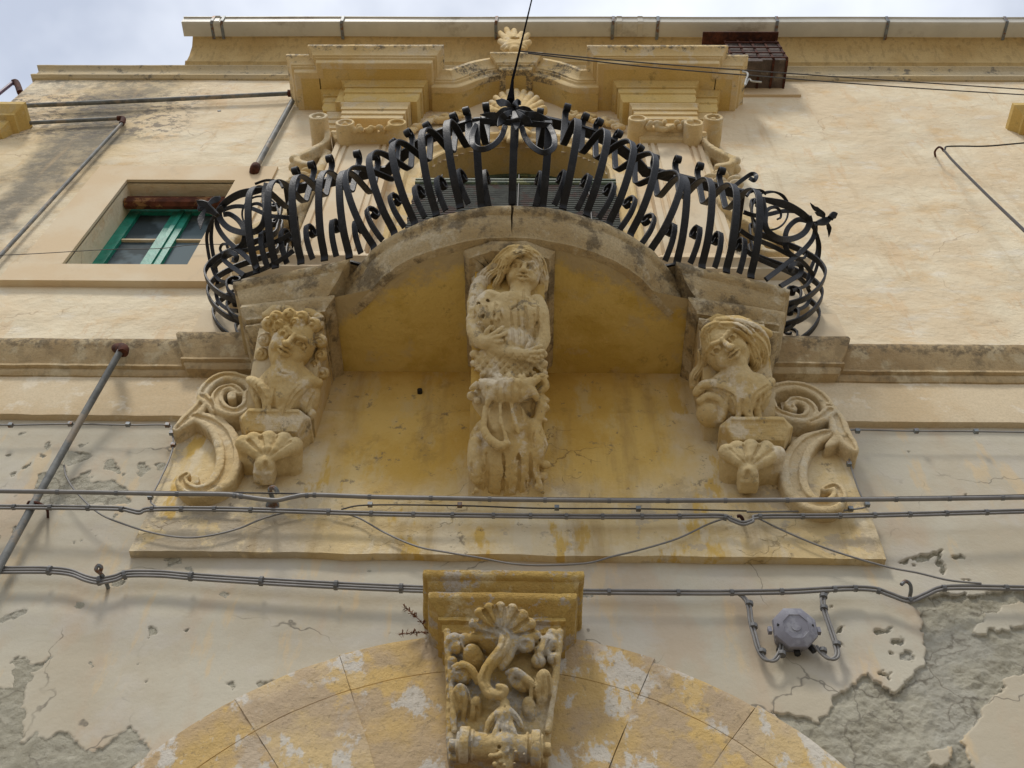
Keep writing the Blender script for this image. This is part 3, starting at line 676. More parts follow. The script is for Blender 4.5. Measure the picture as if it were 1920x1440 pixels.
# plinths and pedestals of the door pilasters
for s, x0, x1 in ((-1, -2.27, -1.0), (1, 1.0, 2.32)):
    v = MB(); v.box(x0, x1, -.07, .02, 5.86, 6.42); x2, x3 = (x0+.2, x1-.08) if s < 0 else (x0+.08, x1-.2)
    v.box(x2, x3, -.13, .02, 6.42, 6.80)
    mo = [(-.05, 6.98), (.10, 6.975), (.11, 6.95), (.08, 6.92), (.06, 6.88), (.07, 6.875), (.07, 6.85), (.04, 6.82), (0, 6.80), (-.05, 6.80)]
    v.add(*moulding([(x2, 0), (x2, -.13), (x3, -.13), (x3, 0)], mo, .002, .08, 9, closed_prof=True)); v.box(x2+.01, x3-.01, -.12, .02, 6.8, 6.97)
    v.build('pedestal', M['surround'], B, 35)
# door pilasters with sunk flutes
for x0, x1 in ((-1.77, -1.20), (1.17, 1.73)):
    y0 = -.12; c = [(x0, .02), (x0, y0)]
    for a, b_ in ((.05, .08), (.11, .14), (.43, .46), (.49, .52)): c += [(x0+a, y0), (x0+a+.008, y0+.018), (x0+b_-.008, y0+.018), (x0+b_, y0)]
    c += [(x1, y0), (x1, .02)]
    V = [(x, y, z) for z in (6.98, 9.46) for x, y in c]; n = len(c)
    F = [(i, i+1, n+i+1, n+i) for i in range(n-1)]
    mesh('door_pilaster', V, F, M['surround'], B, 30)
    v = MB(); bs = [(-.05, 7.22), (.01, 7.22), (.02, 7.18), (.03, 7.15), (.03, 7.12), (.06, 7.09), (.07, 7.05), (.06, 7.01), (.08, 7.0), (.08, 6.96), (-.05, 6.96)]
    v.add(*moulding([(x0, 0), (x0, y0), (x1, y0), (x1, 0)], bs, .001, .1, closed_prof=True)); v.build('pilaster_base', M['surround'], B, 35)
    v = MB(); aq = [(-.05, 9.56), (.05, 9.56), (.055, 9.52), (.03, 9.50), (.03, 9.48), (.01, 9.45), (-.05, 9.44)]
    v.add(*moulding([(x0+.0, 0), (x0+.0, y0-.02), (x1, y0-.02), (x1, 0)], aq, .001, .1, closed_prof=True)); v.box(x0+.01, x1-.01, y0, .02, 9.45, 9.55); v.build('pilaster_neck', M['cornice'], B, 35)
    v = MB()
    ar = [(-.05, 10.20), (.035, 10.20), (.04, 10.17), (.02, 10.14), (.02, 10.06), (.005, 10.055), (.005, 9.97), (-.012, 9.965), (-.012, 9.88), (-.05, 9.88)]
    s = 1 if x0 > 0 else -1; xo = (x1+.17) if s > 0 else (x0-.17)
    p_ = [(x0-.04, 0), (x0-.04, -.2), (x1+.02, -.2), (x1+.02, -.10), (xo, -.10), (xo, 0)] if s > 0 else [(xo, 0), (xo, -.10), (x0-.02, -.10), (x0-.02, -.2), (x1+.04, -.2), (x1+.04, 0)]
    v.add(*moulding(p_, ar, .0015, .08, closed_prof=True)); v.box(x0-.02, x1+.02, -.19, .02, 9.885, 10.19)
    v.build('architrave', M['cornice'], B, 35)
    # frieze block and bed mouldings under the cornice
    v = MB()
    fr = [(-.06, 10.62), (.09, 10.62), (.085, 10.58), (.05, 10.54), (.05, 10.50), (.035, 10.50), (.035, 10.38), (.02, 10.37), (.02, 10.26), (0, 10.2), (-.06, 10.2)]
    p2 = [(x0-.14, 0), (x0-.14, -.24), (x1+.02, -.24), (x1+.02, -.14), (xo+.08, -.14), (xo+.08, 0)] if s > 0 else [(xo-.08, 0), (xo-.08, -.14), (x0-.02, -.14), (x0-.02, -.24), (x1+.14, -.24), (x1+.14, 0)]
    v.add(*moulding(p2, fr, .002, .08, closed_prof=True)); v.box(x0-.12, x1+.01, -.235, .02, 10.205, 10.6); v.box(min(x0, xo-.06), max(x1, xo+.06), -.135, .02, 10.205, 10.598)
    v.build('frieze_block', M['cornice_soffit'], B, 35)
# broken and arched cornice over the door
cp = [(-.06, .27), (.105, .27), (.115, .25), (.115, .205), (.10, .19), (.075, .165), (.055, .13), (.05, .105), (.035, .10), (.035, .08), (.012, .07), (.008, .01), (0, 0), (-.06, 0)]
Z0 = 10.60
cpz = [(a, b+Z0) for a, b in cp]
v = MB(); core = MB()
v.add(*moulding([(-2.36, .02), (-2.36, -.40), (-2.12, -.40), (-2.12, -.50), (-.93, -.50), (-.93, -.12)], cpz, .0035, .05, 9, closed_prof=True))
v.add(*moulding([(.79, -.12), (.79, -.50), (2.02, -.50), (2.02, -.40), (2.24, -.40), (2.24, .02)], cpz, .0035, .05, 9, closed_prof=True))
for a, b, y in ((-2.35, -2.1, -.395), (-2.11, -.94, -.495), (.80, 2.01, -.495), (2.0, 2.23, -.395)): core.box(a, b, y, .02, Z0+.003, Z0+.26)
XM = -.07
def arcpath(pts):
    P = [np.array([p[0], -.26, p[1]]) for p in catmull([np.array(q, float) for q in pts], 5)]; n = len(P)-1; U = []
    for i in range(n+1): d = P[min(i+1, n)]-P[max(i-1, 0)]; U.append(np.array([-d[2], 0, d[0]])/np.linalg.norm(d))
    return P, [(0, -1, 0)]*(n+1), U
for args in ([((-.94, 10.565), (-.80, 10.56), (-.68, 10.565), (-.57, 10.65), (-.443, 10.80), (-.33, 10.90), (-.20, 10.96))], [((.07, 10.96), (.19, 10.90), (.32, 10.80), (.44, 10.65), (.55, 10.565), (.67, 10.56), (.80, 10.565))]):
    P, O, U = arcpath(*args); V, F = sweep(P, O, U, cp, True, True); v.add(rough(V, .003, 9), [f[::-1] for f in F])
    V, F = sweep(P, O, U, [(-.32, .24), (-.005, .24), (-.005, .003), (-.32, .003)], True, True); core.add(V, [f[::-1] for f in F])
v.add(*moulding([(-.235, -.1), (-.235, -.32), (.10, -.32), (.10, -.1)], [(a, b+10.93) for a, b in cp], .003, .05, 9, closed_prof=True)); core.box(-.23, .095, -.315, .02, 10.933, 11.18)
v.build('pediment_cornice', M['cornice'], B, 40); core.build('cornice_soffit', M['cornice_soffit'], B, 40)
# eave cornice, parapet moulding
ev = [(-.05, 12.44), (.26, 12.44), (.26, 12.36), (.22, 12.33), (.15, 12.26), (.09, 12.10), (.07, 11.96), (.085, 11.95), (.085, 11.92), (.06, 11.90), (.045, 11.87), (.045, 11.84), (.02, 11.835), (-.05, 11.83)]
v = MB(); v.add(*moulding([(-3.93, 0), (8.85, 0)], ev, .003, .12, 6, closed_prof=True)); v.build('eave_cornice', M['eave'], B, 40)
pm = [(-.05, 11.83), (.07, 11.83), (.075, 11.80), (.04, 11.77), (.03, 11.74), (.03, 11.60), (.05, 11.59), (.055, 11.55), (.02, 11.52), (-.05, 11.52)]
v = MB(); v.add(*moulding([(-5.55, .3), (-5.55, 0), (8.85, 0)], pm, .003, .12, 6, closed_prof=True)); v.build('parapet_moulding', stone('parapet_stone', (.50, .41, .26), (.56, .44, .25), dirt=(.13, .12, .105), dlo=.56, dhi=.7, zdirt=[(11.48, 12.0, .0)]), B, 40)
v = MB(); v.box(-5.5, -3.9, .0, 1.2, 11.5, 11.81); v.box(-3.9, 8.85, .02, 6.9, 12.2, 12.42); v.build('parapet', M['upper'], B, 0)
# roof tiles showing above the gutter
v = MB()
for i in range(70):
    x = -3.85+i*.185+random.uniform(-.01, .01); P = [(x, -.26+random.uniform(-.03, .02), 12.50+random.uniform(-.01, .015)), (x, 1.5, 12.9)]
    n = 7; V = []
    for p, r_ in zip(P, (.085, .08)):
        for j in range(n): th = math.pi*j/(n-1); V.append((p[0]+r_*math.cos(th), p[1], p[2]+r_*math.sin(th)))
        for j in range(n): th = math.pi*j/(n-1); V.append((p[0]+(r_-.018)*math.cos(th), p[1], p[2]+(r_-.018)*math.sin(th)))
    F = [(j, j+1, 2*n+j+1, 2*n+j) for j in range(n-1)]+[(n+j+1, n+j, 3*n+j, 3*n+j+1) for j in range(n-1)]+[(j+1, j, n+j, n+j+1) for j in range(n-1)]
    v.add(V, F)
v.box(-3.9, 8.85, -.2, 6.9, 12.43, 12.49); v.build('roof', M['tile'], B, 40)
# neighbouring window hoods at both edges of the picture
for x0, x1, z in ((-5.50, -5.22, 9.78), (5.10, 6.3, 9.82)):
    v = MB(); hp = [(-.05, z+.34), (.2, z+.34), (.2, z+.28), (.13, z+.2), (.13, z+.16), (.08, z+.14), (.05, z+.04), (.03, z), (-.05, z)]
    v.add(*moulding([(x0, 0), (x0, -.06), (x1, -.06), (x1, 0)], hp, .003, .08, closed_prof=True)); v.box(x0+.01, x1-.01, -.055, .02, z+.01, z+.33)
    v.build('window_hood', M['cornice_soffit'], B, 35)
# ---- door: arched opening, archivolt, fanlight
Dm = mesh('doorway', *sweep([(XM+.04-DA, 0, 5.9), (XM+.04-DA, 0, DS)]+[(XM+.04-DA*math.cos(t), 0, DS+DB*math.sin(t)) for t in np.linspace(.05, math.pi-.05, 26)]+[(XM+.04+DA, 0, DS), (XM+.04+DA, 0, 5.9)],
     [(0, 1, 0)]*30, [(0, 0, 0)]*30, [(-.06, 0), (.32, 0)], False), M['cornice_soffit'], B, 60)
th_ = np.linspace(0, math.pi, 30); P = [(XM+.04-DA*math.cos(t), 0, DS+DB*math.sin(t)) for t in th_]
U = []
for t in th_: q = np.array([-math.cos(t)/DA, 0, math.sin(t)/DB]); U.append(q/np.linalg.norm(q))
P = [(P[0][0], 0, 7.0)]+P+[(P[-1][0], 0, 7.0)]; U = [U[0]]+U+[U[-1]]
V, F = sweep(P, [(0, -1, 0)]*len(P), U, [(-.02, .0), (.055, .0), (.065, .02), (.055, .04), (.04, .05), (.04, .13), (.055, .14), (.08, .16), (.085, .19), (.07, .21), (-.02, .215)], True)
mesh('archivolt', rough(V, .002, 8), F, M['cornice'], B, 35)
v = MB(); n = 20; c = (XM+.04, .30, DS-.02)
V = [c]+[(c[0]-.84*math.cos(t), .30, c[2]+.74*math.sin(t)) for t in np.linspace(0, math.pi, n)]; v.add(V, [(0, i+1, i) for i in range(1, n)]); v.box(c[0]-.84, c[0]+.84, .30, .32, 6, c[2])
v.build('door_panel', M['door'], Dm, 0)
v = MB(); P = [(c[0]-.80*math.cos(t), .28, c[2]+.70*math.sin(t)) for t in np.linspace(0, math.pi, n)]; v.add(*ribbon(P, (0, 1, 0), .05, .05)); v.box(c[0]-.84, c[0]+.84, .25, .30, c[2]-.06, c[2]+.02)
for t in (.9, 1.57, 2.24): v.add(*ribbon([(c[0], .28, c[2]), (c[0]-.8*math.cos(t), .28, c[2]+.7*math.sin(t))], (0, 1, 0), .03, .025))
v.build('fanlight_frame', M['darkgreen'], Dm, 30)
# ---- small window
Wn = empty('window', (0, 0, 8.7)); Wn.parent = B; 
v = MB(); e = .028; wx0, wx1, wz0, wz1 = -3.95, -2.27, 6.86, 9.08
v.box(wx0, WX0, -e, .01, WZ0, WZ1); v.box(WX1, wx1, -e, .01, WZ0, WZ1); v.box(wx0, wx1, -e, .01, WZ1, wz1); v.box(wx0-.02, wx1+.02, -.06, .01, wz0, WZ0)
v.build('window_surround', M['surround'], Wn, 0)
v = MB(); t_ = .05
v.box(WX0-t_, WX0, .0, .36, WZ0-.05, WZ1+.05); v.box(WX1, WX1+t_, .0, .36, WZ0-.05, WZ1+.05); v.box(WX0, WX1, .0, .36, WZ1, WZ1+t_); v.box(WX0, WX1, .0, .36, WZ0-.05, WZ0)
v.build('window_reveal', M['upper'], Wn, 0)
fy = .27; xm = (WX0+WX1)/2
v = MB(); v.box(WX0+.002, WX0+.10, fy-.03, fy+.03, WZ0+.002, WZ1-.002); v.box(WX1-.10, WX1-.002, fy-.03, fy+.03, WZ0+.002, WZ1-.002)
v.box(WX0+.1, WX1-.1, fy-.028, fy+.03, WZ0+.003, WZ0+.10); v.box(WX0+.1, WX1-.1, fy-.028, fy+.03, WZ1-.12, WZ1-.003)
v.box(xm-.085, xm-.004, fy-.035, fy+.03, WZ0+.1, WZ1-.12); v.box(xm+.004, xm+.085, fy-.032, fy+.03, WZ0+.1, WZ1-.12); v.box(xm-.02, xm+.02, fy-.05, fy-.036, WZ0+.1, WZ1-.12)
v.build('window_frame', M['green'], Wn, 0)
for z in (7.62, 8.12):
    for a, b in ((WX0+.1, xm-.085), (xm+.085, WX1-.1)): v = MB(); v.box(a, b, fy-.02, fy+.02, z, z+.022); v.build('glazing_bar', M['pale_trim'], Wn, 0)
for a, b in ((WX0+.1, xm-.085), (xm+.085, WX1-.1)):
    v = MB(); v.box(a, b, fy+.005, fy+.012, WZ0+.1, WZ1-.12); v.build('pane', M['glass'], Wn, 0)
v = MB(); v.add(*tube([(WX0+.01, .13, 8.60), (WX1-.01, .13, 8.60)], .055, 8)); v.box(WX0+.005, WX1-.005, .10, .16, 8.60, 8.69); v.build('shutter_roller', M['beam'], Wn, 40)
# ------------------------------------------------------------ balcony
BAL = empty('balcony', (0, 0, 5.2), 'stone balcony with a bow shaped moulded slab and ochre underside over the portal', 'balcony')
mesh('recess_wall', [(-1.75, -.03, 5.2), (1.75, -.03, 5.2), (1.75, -.03, 5.75), (-1.75, -.03, 5.75), (-1.75, .02, 5.2), (1.75, .02, 5.2), (1.75, .02, 5.75), (-1.75, .02, 5.75)], [(0, 1, 2, 3), (4, 7, 6, 5), (0, 3, 7, 4), (1, 5, 6, 2), (3, 2, 6, 7), (0, 4, 5, 1)], M['apron'], BAL, 0)
def arcy(x): return np.interp(abs(x), [0, .2, .37, .55, .68, .80, .90, 1.0], [-1.15, -1.138, -1.10, -1.045, -.985, -.91, -.83, -.715])
mid = [(x, arcy(x)) for x in np.linspace(-1.0, 1.0, 41)]
SP = [(-1.83, .02), (-1.83, -.59), (-1.06, -.76)]+mid+[(1.06, -.755), (1.81, -.56), (1.81, .02)]
slabp = [(-.30, 5.935), (0, 5.93), (.006, 5.92), (.002, 5.885), (-.012, 5.872), (-.03, 5.862), (-.034, 5.84), (-.05, 5.79), (-.078, 5.75), (-.105, 5.73), (-.11, 5.712), (-.125, 5.708), (-.16, 5.708)]
# left block, centre bow and right block each with their own edge moulding
v = MB()
for path in ([(-1.83, .02), (-1.83, -.59), (-1.06, -.76), (-1.06, -.4)], [(-1.12, -.585), (-1.05, -.655)]+mid[1:20]+[(-.007, -1.15)], [(.009, -1.15)]+mid[21:-1]+[(1.05, -.655), (1.12, -.585)], [(1.06, -.4), (1.06, -.755), (1.81, -.56), (1.81, .02)]):
    Vm, Fm = moulding(path, slabp, 0, .03, closed_prof=False, cap=False)
    v.add(rough(rough(Vm, .007, 7), .004, 26), Fm)
v.build('slab_edge', M['stone_grey'], BAL, 50)
def fill(name, pts, z, mat, dn):
    V = [(x, y, z) for x, y in pts]; F = [tuple(range(len(pts)))[::(-1 if dn else 1)]]; return mesh(name, V, F, mat, BAL, 0)
inn = [(-1.78, .02), (-1.78, -.46), (-1.10, -.615), (-.93, -.655)]+[(x*.9, arcy(x)+.13) for x, y in mid[2:-2]]+[(.93, -.655), (1.10, -.615), (1.76, -.45), (1.76, .02)]
fill('soffit', inn, 5.712, M['soffit'], False); fill('balcony_floor', [(-1.8, .02), (-1.8, -.57), (-1.05, -.73)]+mid+[(1.05, -.73), (1.78, -.54), (1.78, .02)], 5.925, M['stone_grey'], True)
capp = [(-.3, 5.715), (.045, 5.715), (.05, 5.68), (.03, 5.655), (.0, 5.63), (-.0, 5.60), (-.3, 5.60)]
cap2 = [(-.3, 5.60), (-.01, 5.60), (.02, 5.575), (.024, 5.55), (.0, 5.53), (-.03, 5.50), (-.3, 5.50)]
for s in (-1, 1):
    x0, x1 = (-1.70, -1.18) if s < 0 else (1.17, 1.70)
    cs = empty('console', (x0, 0, 5)); cs.parent = BAL; cs.location = (x0, 0, 5-5.2); ORG[cs.name] = np.array([x0, 0, 5-5.2])
    yy = (-.50, -.57) if s < 0 else (-.57, -.48)
    pth = [(x0, .02), (x0, yy[0]), (x1, yy[1]), (x1, .02)]
    v = MB(); Vm, Fm = moulding(pth, capp, 0, .03, closed_prof=True); v.add(rough(rough(Vm, .006, 8), .003, 26), Fm)
    pth2 = [(x0+.03, .02), (x0+.03, yy[0]+.04), (x1-.03, yy[1]+.04), (x1-.03, .02)]
    Vm, Fm = moulding(pth2, cap2, 0, .03, closed_prof=True); v.add(rough(rough(Vm, .005, 9), .003, 26), Fm); v.build('console_cap', M['stone_grey'], cs, 50)
    # the console body narrowing back to the wall in an S curve
    prof = [(5.62, -.50), (5.45, -.46), (5.25, -.36), (5.12, -.31), (5.03, -.24), (4.98, -.12), (4.96, 0)]
    V = []; F = []; xa, xb_ = (-1.60, -1.19) if s < 0 else (1.18, 1.60)
    for z, y in prof:
        for x in np.linspace(xa, xb_, 6): V.append((x, y, z))
    for i in range(len(prof)-1):
        for j in range(5): F.append((i*6+j, (i+1)*6+j, (i+1)*6+j+1, i*6+j+1))
    b = len(V)
    for z, y in prof: V += [(xa, .02, z), (xb_, .02, z)]
    for i in range(len(prof)-1): F += [(i*6, b+2*i, b+2*i+2, (i+1)*6), (i*6+5, (i+1)*6+5, b+2*i+3, b+2*i+1)]
    mesh('console_body', rough(V, .006, 8), F, M['apron'], cs, 40)
# middle bracket: cap with chamfered plate, body curving back to the wall
v = MB()
k1 = [(-.3, 5.715), (.03, 5.715), (.035, 5.69), (.015, 5.665), (.0, 5.64), (-.3, 5.64)]
pm_ = [(-.26, -.1), (-.26, -.93), (-.12, -.985), (.08, -.985), (.235, -.93), (.235, -.1)]
Vm, Fm = moulding(pm_, k1, 0, .03, closed_prof=True); v.add(rough(rough(Vm, .005, 9), .003, 26), Fm)
pm2 = [(-.235, -.3), (-.235, -.80), (-.11, -.915), (.06, -.915), (.21, -.81), (.21, -.3)]
Vm, Fm = moulding(pm2, [(-.2, 5.64), (.005, 5.64), (.012, 5.62), (.005, 5.59), (-.02, 5.57), (-.2, 5.57)], 0, .03, closed_prof=True); v.add(rough(rough(Vm, .005, 9), .003, 26), Fm)
v.build('bracket_cap', M['stone_grey'], BAL, 50)
prof = [(5.70, -.86), (5.5, -.80), (5.3, -.74), (5.1, -.60), (4.9, -.44), (4.7, -.28), (4.55, -.16), (4.42, -.03)]
V = []; F = []
for z, y in prof: V += [(-.225, .0, z), (-.225, y, z), (.205, y, z), (.205, .0, z)]
for i in range(len(prof)-1): F += [(4*i, 4*i+4, 4*i+5, 4*i+1), (4*i+1, 4*i+5, 4*i+6, 4*i+2), (4*i+2, 4*i+6, 4*i+7, 4*i+3)]
mesh('bracket_body', rough(V, .003, 6), F, M['apron'], BAL, 40)
# ------------------------------------------------------------ wrought iron railing
RZ = 7.38
RL = empty('balcony_railing', (0, -.6, 5.93), 'black wrought iron railing with bulging bars, scrolled tips and a flower at the middle', 'railing')
PR = [(0, 0), (.015, .03), (.05, .05), (.15, .11), (.27, .25), (.355, .42), (.365, .55), (.33, .66), (.24, .79), (.11, .91), (.02, .99), (-.02, 1.06), (-.015, 1.16), (.0, 1.33), (.02, 1.47)]
cu = catmull(PR, 4)
cx_, cz_ = .072, 1.50                                      # tip curls outward
cu = cu[:-1]+[np.array([cx_+.054*(1-.085*i)*math.cos(math.pi-R(36)*i), cz_+.054*(1-.085*i)*math.sin(math.pi-R(36)*i)]) for i in range(0, 13)]
foot = catmull([(.0, .005), (.03, .03), (.075, .08), (.105, .14), (.115, .18)], 4)
foot = foot[:-1]+[np.array([(.115-.044)+.044*(1-.08*i)*math.cos(R(36)*i), .19+.044*(1-.08*i)*math.sin(R(36)*i)]) for i in range(0, 10)]
def ribmesh(nm, c2, wd, th):
    V, F = ribbon([(a, 0, b) for a, b in c2], (0, 1, 0), wd, th)
    me = bpy.data.meshes.new(nm); me.from_pydata([tuple(v_) for v_ in V], [], F); me.materials.append(M['iron'])
    me.polygons.foreach_set('use_smooth', [True]*len(F)); me.set_sharp_from_angle(angle=R(40)); return me
barM = ribmesh('bar', cu, .049, .014); footM = ribmesh('foot_scroll', foot, .046, .012)
spots = []
def on_slab(px, py): p = atz(px, py, 5.935); return p[0], p[1]
for px, py, ang in ((481, 513, -14), (516, 503, -12), (564, 495, -12), (608, 489, -12), (655, 483, -14), (702, 466, -38), (740, 441, -33), (778, 422, -28), (818, 404, -22), (863, 390, -15), (1055, 392, 15), (1099, 405, 22), (1141, 424, 28), (1181, 445, 33), (1218, 474, 38), (1269, 497, 15), (1316, 502, 13), (1362, 511, 13), (1408, 521, 13)):
    x, y = on_slab(px, py); spots.append((x, y, ang))
for x, a in ((-.19, -7), (0., 0), (.19, 7)): spots.append((x, arcy(x)+.01, a))
for s in (-1, 1):
    for y in (-.42, -.26, -.09): spots.append((s*1.815, y, 90*s))
first = None
for i, (x, y, a) in enumerate(spots):
    if first is None: b = bpy.data.objects.new('baluster', barM); f_ = bpy.data.objects.new('foot_scroll', footM); first = (b, f_)
    else: b = first[0].copy(); f_ = first[1].copy()
    C.objects.link(b); C.objects.link(f_); b.parent = RL; f_.parent = b
    b.location = (x, y+.6, .0+random.uniform(-.008, .008)); b.rotation_euler = (R(random.uniform(-1.5, 1.5)), R(random.uniform(-1, 1)), R(-90+a+random.uniform(-2, 2)))
    f_.location = (.012, (-.085 if x > .05 else .085 if x < -.05 else 0)*min(1, .35+abs(x)) if abs(a) < 80 else .03, 0); f_.scale = (1.25, .85, 1.3)
    f_.rotation_euler = (0, R(random.uniform(-5, 5)), R(random.uniform(-4, 4)+(14 if a > 3 else -14 if a < -3 else 0)*(abs(a) < 80)))
# flat rails
railp = [(-1.76, .0), (-1.76, -.57), (-1.07, -.73)]+[(x, arcy(x)+.0) for x in np.linspace(-.98, .98, 30)]+[(1.07, -.725), (1.72, -.56), (1.72, .0)]
def rail(pts, z, w_, t_, nm):
    P, O = planpath(pts, .05); P3 = [np.array([p[0], p[1], z]) for p in P]
    V, F = sweep(P3, [(o[0], o[1], 0) for o in O], [(0, 0, 1)]*len(P), [(-w_/2, -t_/2), (w_/2, -t_/2), (w_/2, t_/2), (-w_/2, t_/2)], True, True)
    return mesh(nm, V, F, M['iron'], RL, 30)
rail(railp, RZ, .075, .035, 'top_rail')
rail([(-1.79, .0), (-1.79, -.56), (-1.05, -.72)]+[(x, arcy(x)+.04) for x in np.linspace(-.98, .98, 30)]+[(1.05, -.715), (1.77, -.53), (1.77, .0)], 5.95, .04, .02, 'bottom_rail')
# corner ironwork, laid out on the bulge of the corner
def yb(px, py, s):      # depth of the bulging corner surface
    t = (py-350)/(560-350); e = (px-(560 if s < 0 else 1360))/(-170 if s < 0 else 180)
    return -1.02+.12*e+.62*max(0, t)*max(.2, e)+.10*t
def irn(nm, pts, s, wd=.035, th=.014, off=0, sm=6, taper=None, sub=None):
    W = [at(p[0], p[1], (p[2] if len(p) > 2 else yb(p[0], p[1], s))+off) for p in pts]; W = catmull(W, sm); k = len(W)
    sides = []
    for i in range(k):
        v_ = EYE-W[i]; sides.append(np.cross(W[min(i+1, k-1)]-W[max(i-1, 0)], v_))
    ws = wd if taper is None else [wd*np.interp(i/(k-1), [t[0] for t in taper], [t[1] for t in taper]) for i in range(k)]
    V, F = ribbon(W, sides, ws, th); return mesh(nm, V, F, M['iron'], sub or RL, 40)
def ring(cx, cy, rx, ry, a0=0, a1=360, n=18, k0=1., k1=1.): return [(cx+rx*(k0+(k1-k0)*i/n)*math.cos(R(a0+(a1-a0)*i/n)), cy-ry*(k0+(k1-k0)*i/n)*math.sin(R(a0+(a1-a0)*i/n))) for i in range(n+1)]
def leafiron(nm, pts, wmax, sub=None, th=.008): return irn(nm, pts, 1, wmax, th, sm=5, taper=[(0, .35), (.35, .7), (.6, 1), (.85, .5), (1, .08)], sub=sub)
# right corner (photograph coordinates)
RR = 1
irn('corner_bar', [(1436, 524), (1470, 498), (1510, 465), (1527, 440), (1528, 415)], RR, .035)
irn('corner_bar', [(1425, 372), (1450, 378), (1478, 386), (1505, 402), (1522, 420), (1532, 440)], RR, .055, .02, -.03, taper=[(0, .5), (.3, 1), (.6, .9), (1, .35)])
irn('corner_scroll', [(1428, 372), (1434, 400), (1434, 420), (1441, 435), (1462, 448), (1488, 447), (1508, 436), (1518, 418), (1516, 405)], RR, .042, .02, -.04)
irn('corner_scroll', [(1434, 410), (1436, 398), (1444, 390), (1455, 389), (1463, 396), (1464, 407), (1458, 411)], RR, .03, .016, -.04, taper=[(0, 1), (1, .4)])
irn('corner_ring', ring(1444, 395, 34, 36), RR, .014, .014, .08)
irn('corner_scroll', [(1515, 414), (1496, 412), (1480, 424), (1473, 440), (1473, 462), (1480, 475), (1500, 488)], RR, .036, .016, .0)
irn('corner_bar', [(1395, 398), (1415, 404), (1440, 402), (1468, 396), (1495, 397), (1518, 408)], RR, .03, .014, .04)
irn('corner_bar', [(1388, 432), (1410, 446), (1445, 460), (1480, 478), (1505, 492), (1525, 515)], RR, .032, .014, .05)
irn('corner_bar', [(1396, 468), (1420, 484), (1450, 498), (1478, 510), (1500, 522), (1517, 540)], RR, .032, .014, .1)
irn('corner_scroll', [(1490, 482), (1506, 484), (1512, 476), (1510, 468), (1503, 467), (1500, 474)], RR, .02, .012, .05)
irn('corner_bar', [(1532, 440), (1537, 462), (1534, 490), (1526, 515), (1512, 535), (1485, 545, -.5)], RR, .024, .014, .05)
irn('corner_bar', [(1532, 440), (1533, 470), (1520, 505), (1514, 535), (1519, 552), (1512, 572), (1492, 582), (1478, 583)], RR, .028, .014, .12)
irn('corner_scroll', [(1400, 368), (1407, 360), (1425, 357), (1437, 364)], RR, .02, .012, -.02)
irn('corner_scroll', [(1436, 362), (1452, 360), (1468, 366), (1477, 378)], RR, .014, .010, -.02)
irn('corner_foot_scroll', [(1463, 537), (1483, 525), (1500, 514), (1502, 500), (1493, 494), (1484, 498), (1482, 506), (1488, 508)], RR, .034, .014, -.04)
bd = leafiron('corner_bud', [(1524, 424), (1534, 418), (1542, 416), (1552, 412), (1562, 405)], .06, None, .03)
leafiron('corner_leaf', [(1542, 414), (1545, 402), (1534, 394), (1526, 389), (1519, 380)], .035, bd); leafiron('corner_leaf', [(1548, 410), (1552, 420), (1555, 430), (1554, 445)], .035, bd); leafiron('corner_leaf', [(1545, 408), (1536, 402), (1528, 398)], .03, bd)
irn('corner_bar', [(1557, 409), (1562, 403), (1566, 404)], RR, .045, .03, -.03)
irn('rail_tip', [(1378, 348, -.72), (1395, 335, -.74), (1410, 326, -.76), (1418, 330, -.77), (1414, 338, -.77), (1406, 334, -.77)], RR, .032, .014)
# left corner
LL = -1
irn('corner_bar', [(484, 503), (460, 480), (425, 450), (408, 425), (407, 405)], LL, .035)
irn('corner_bar', [(505, 352), (480, 358), (450, 364), (425, 378), (408, 396), (398, 412)], LL, .055, .02, -.03, taper=[(0, .5), (.3, 1), (.6, .9), (1, .35)])
irn('corner_scroll', [(500, 345), (496, 365), (498, 395), (493, 420), (478, 434), (455, 436), (430, 428), (414, 412), (411, 395), (420, 388)], LL, .042, .02, -.04)
irn('corner_scroll', [(499, 400), (495, 388), (484, 382), (472, 384), (466, 394), (468, 402)], LL, .03, .016, -.04, taper=[(0, 1), (1, .4)])
irn('corner_ring', ring(488, 401, 34, 33), LL, .014, .014, .08)
irn('corner_scroll', [(420, 402), (432, 402), (448, 414), (458, 432), (457, 452), (446, 466), (430, 472)], LL, .036, .016, .0)
irn('corner_bar', [(558, 410), (530, 407), (505, 404), (470, 390), (440, 387), (412, 396)], LL, .03, .014, .04)
irn('corner_bar', [(545, 438), (520, 452), (480, 466), (440, 474), (415, 488), (400, 502)], LL, .032, .014, .05)
irn('corner_bar', [(550, 470), (525, 488), (490, 506), (450, 520), (425, 530), (402, 540)], LL, .032, .014, .1)
irn('corner_scroll', [(436, 474), (420, 476), (413, 468), (416, 459), (424, 458), (427, 465)], LL, .02, .012, .05)
irn('corner_bar', [(398, 412), (388, 440), (390, 470), (397, 500), (410, 524), (440, 532, -.52)], LL, .024, .014, .05)
irn('corner_bar', [(398, 412), (396, 450), (402, 490), (408, 525), (405, 545), (410, 566), (428, 580), (446, 583)], LL, .028, .014, .12)
irn('corner_bar', [(478, 345), (500, 338), (522, 341), (530, 352)], LL, .018, .012, -.02)
irn('corner_foot_scroll', [(458, 516), (432, 498), (420, 486), (424, 475), (434, 473), (443, 480), (442, 488), (436, 487)], LL, .034, .014, -.04)
bd = leafiron('corner_bud', [(408, 404), (398, 396), (388, 390), (378, 382), (370, 377)], .06, None, .03)
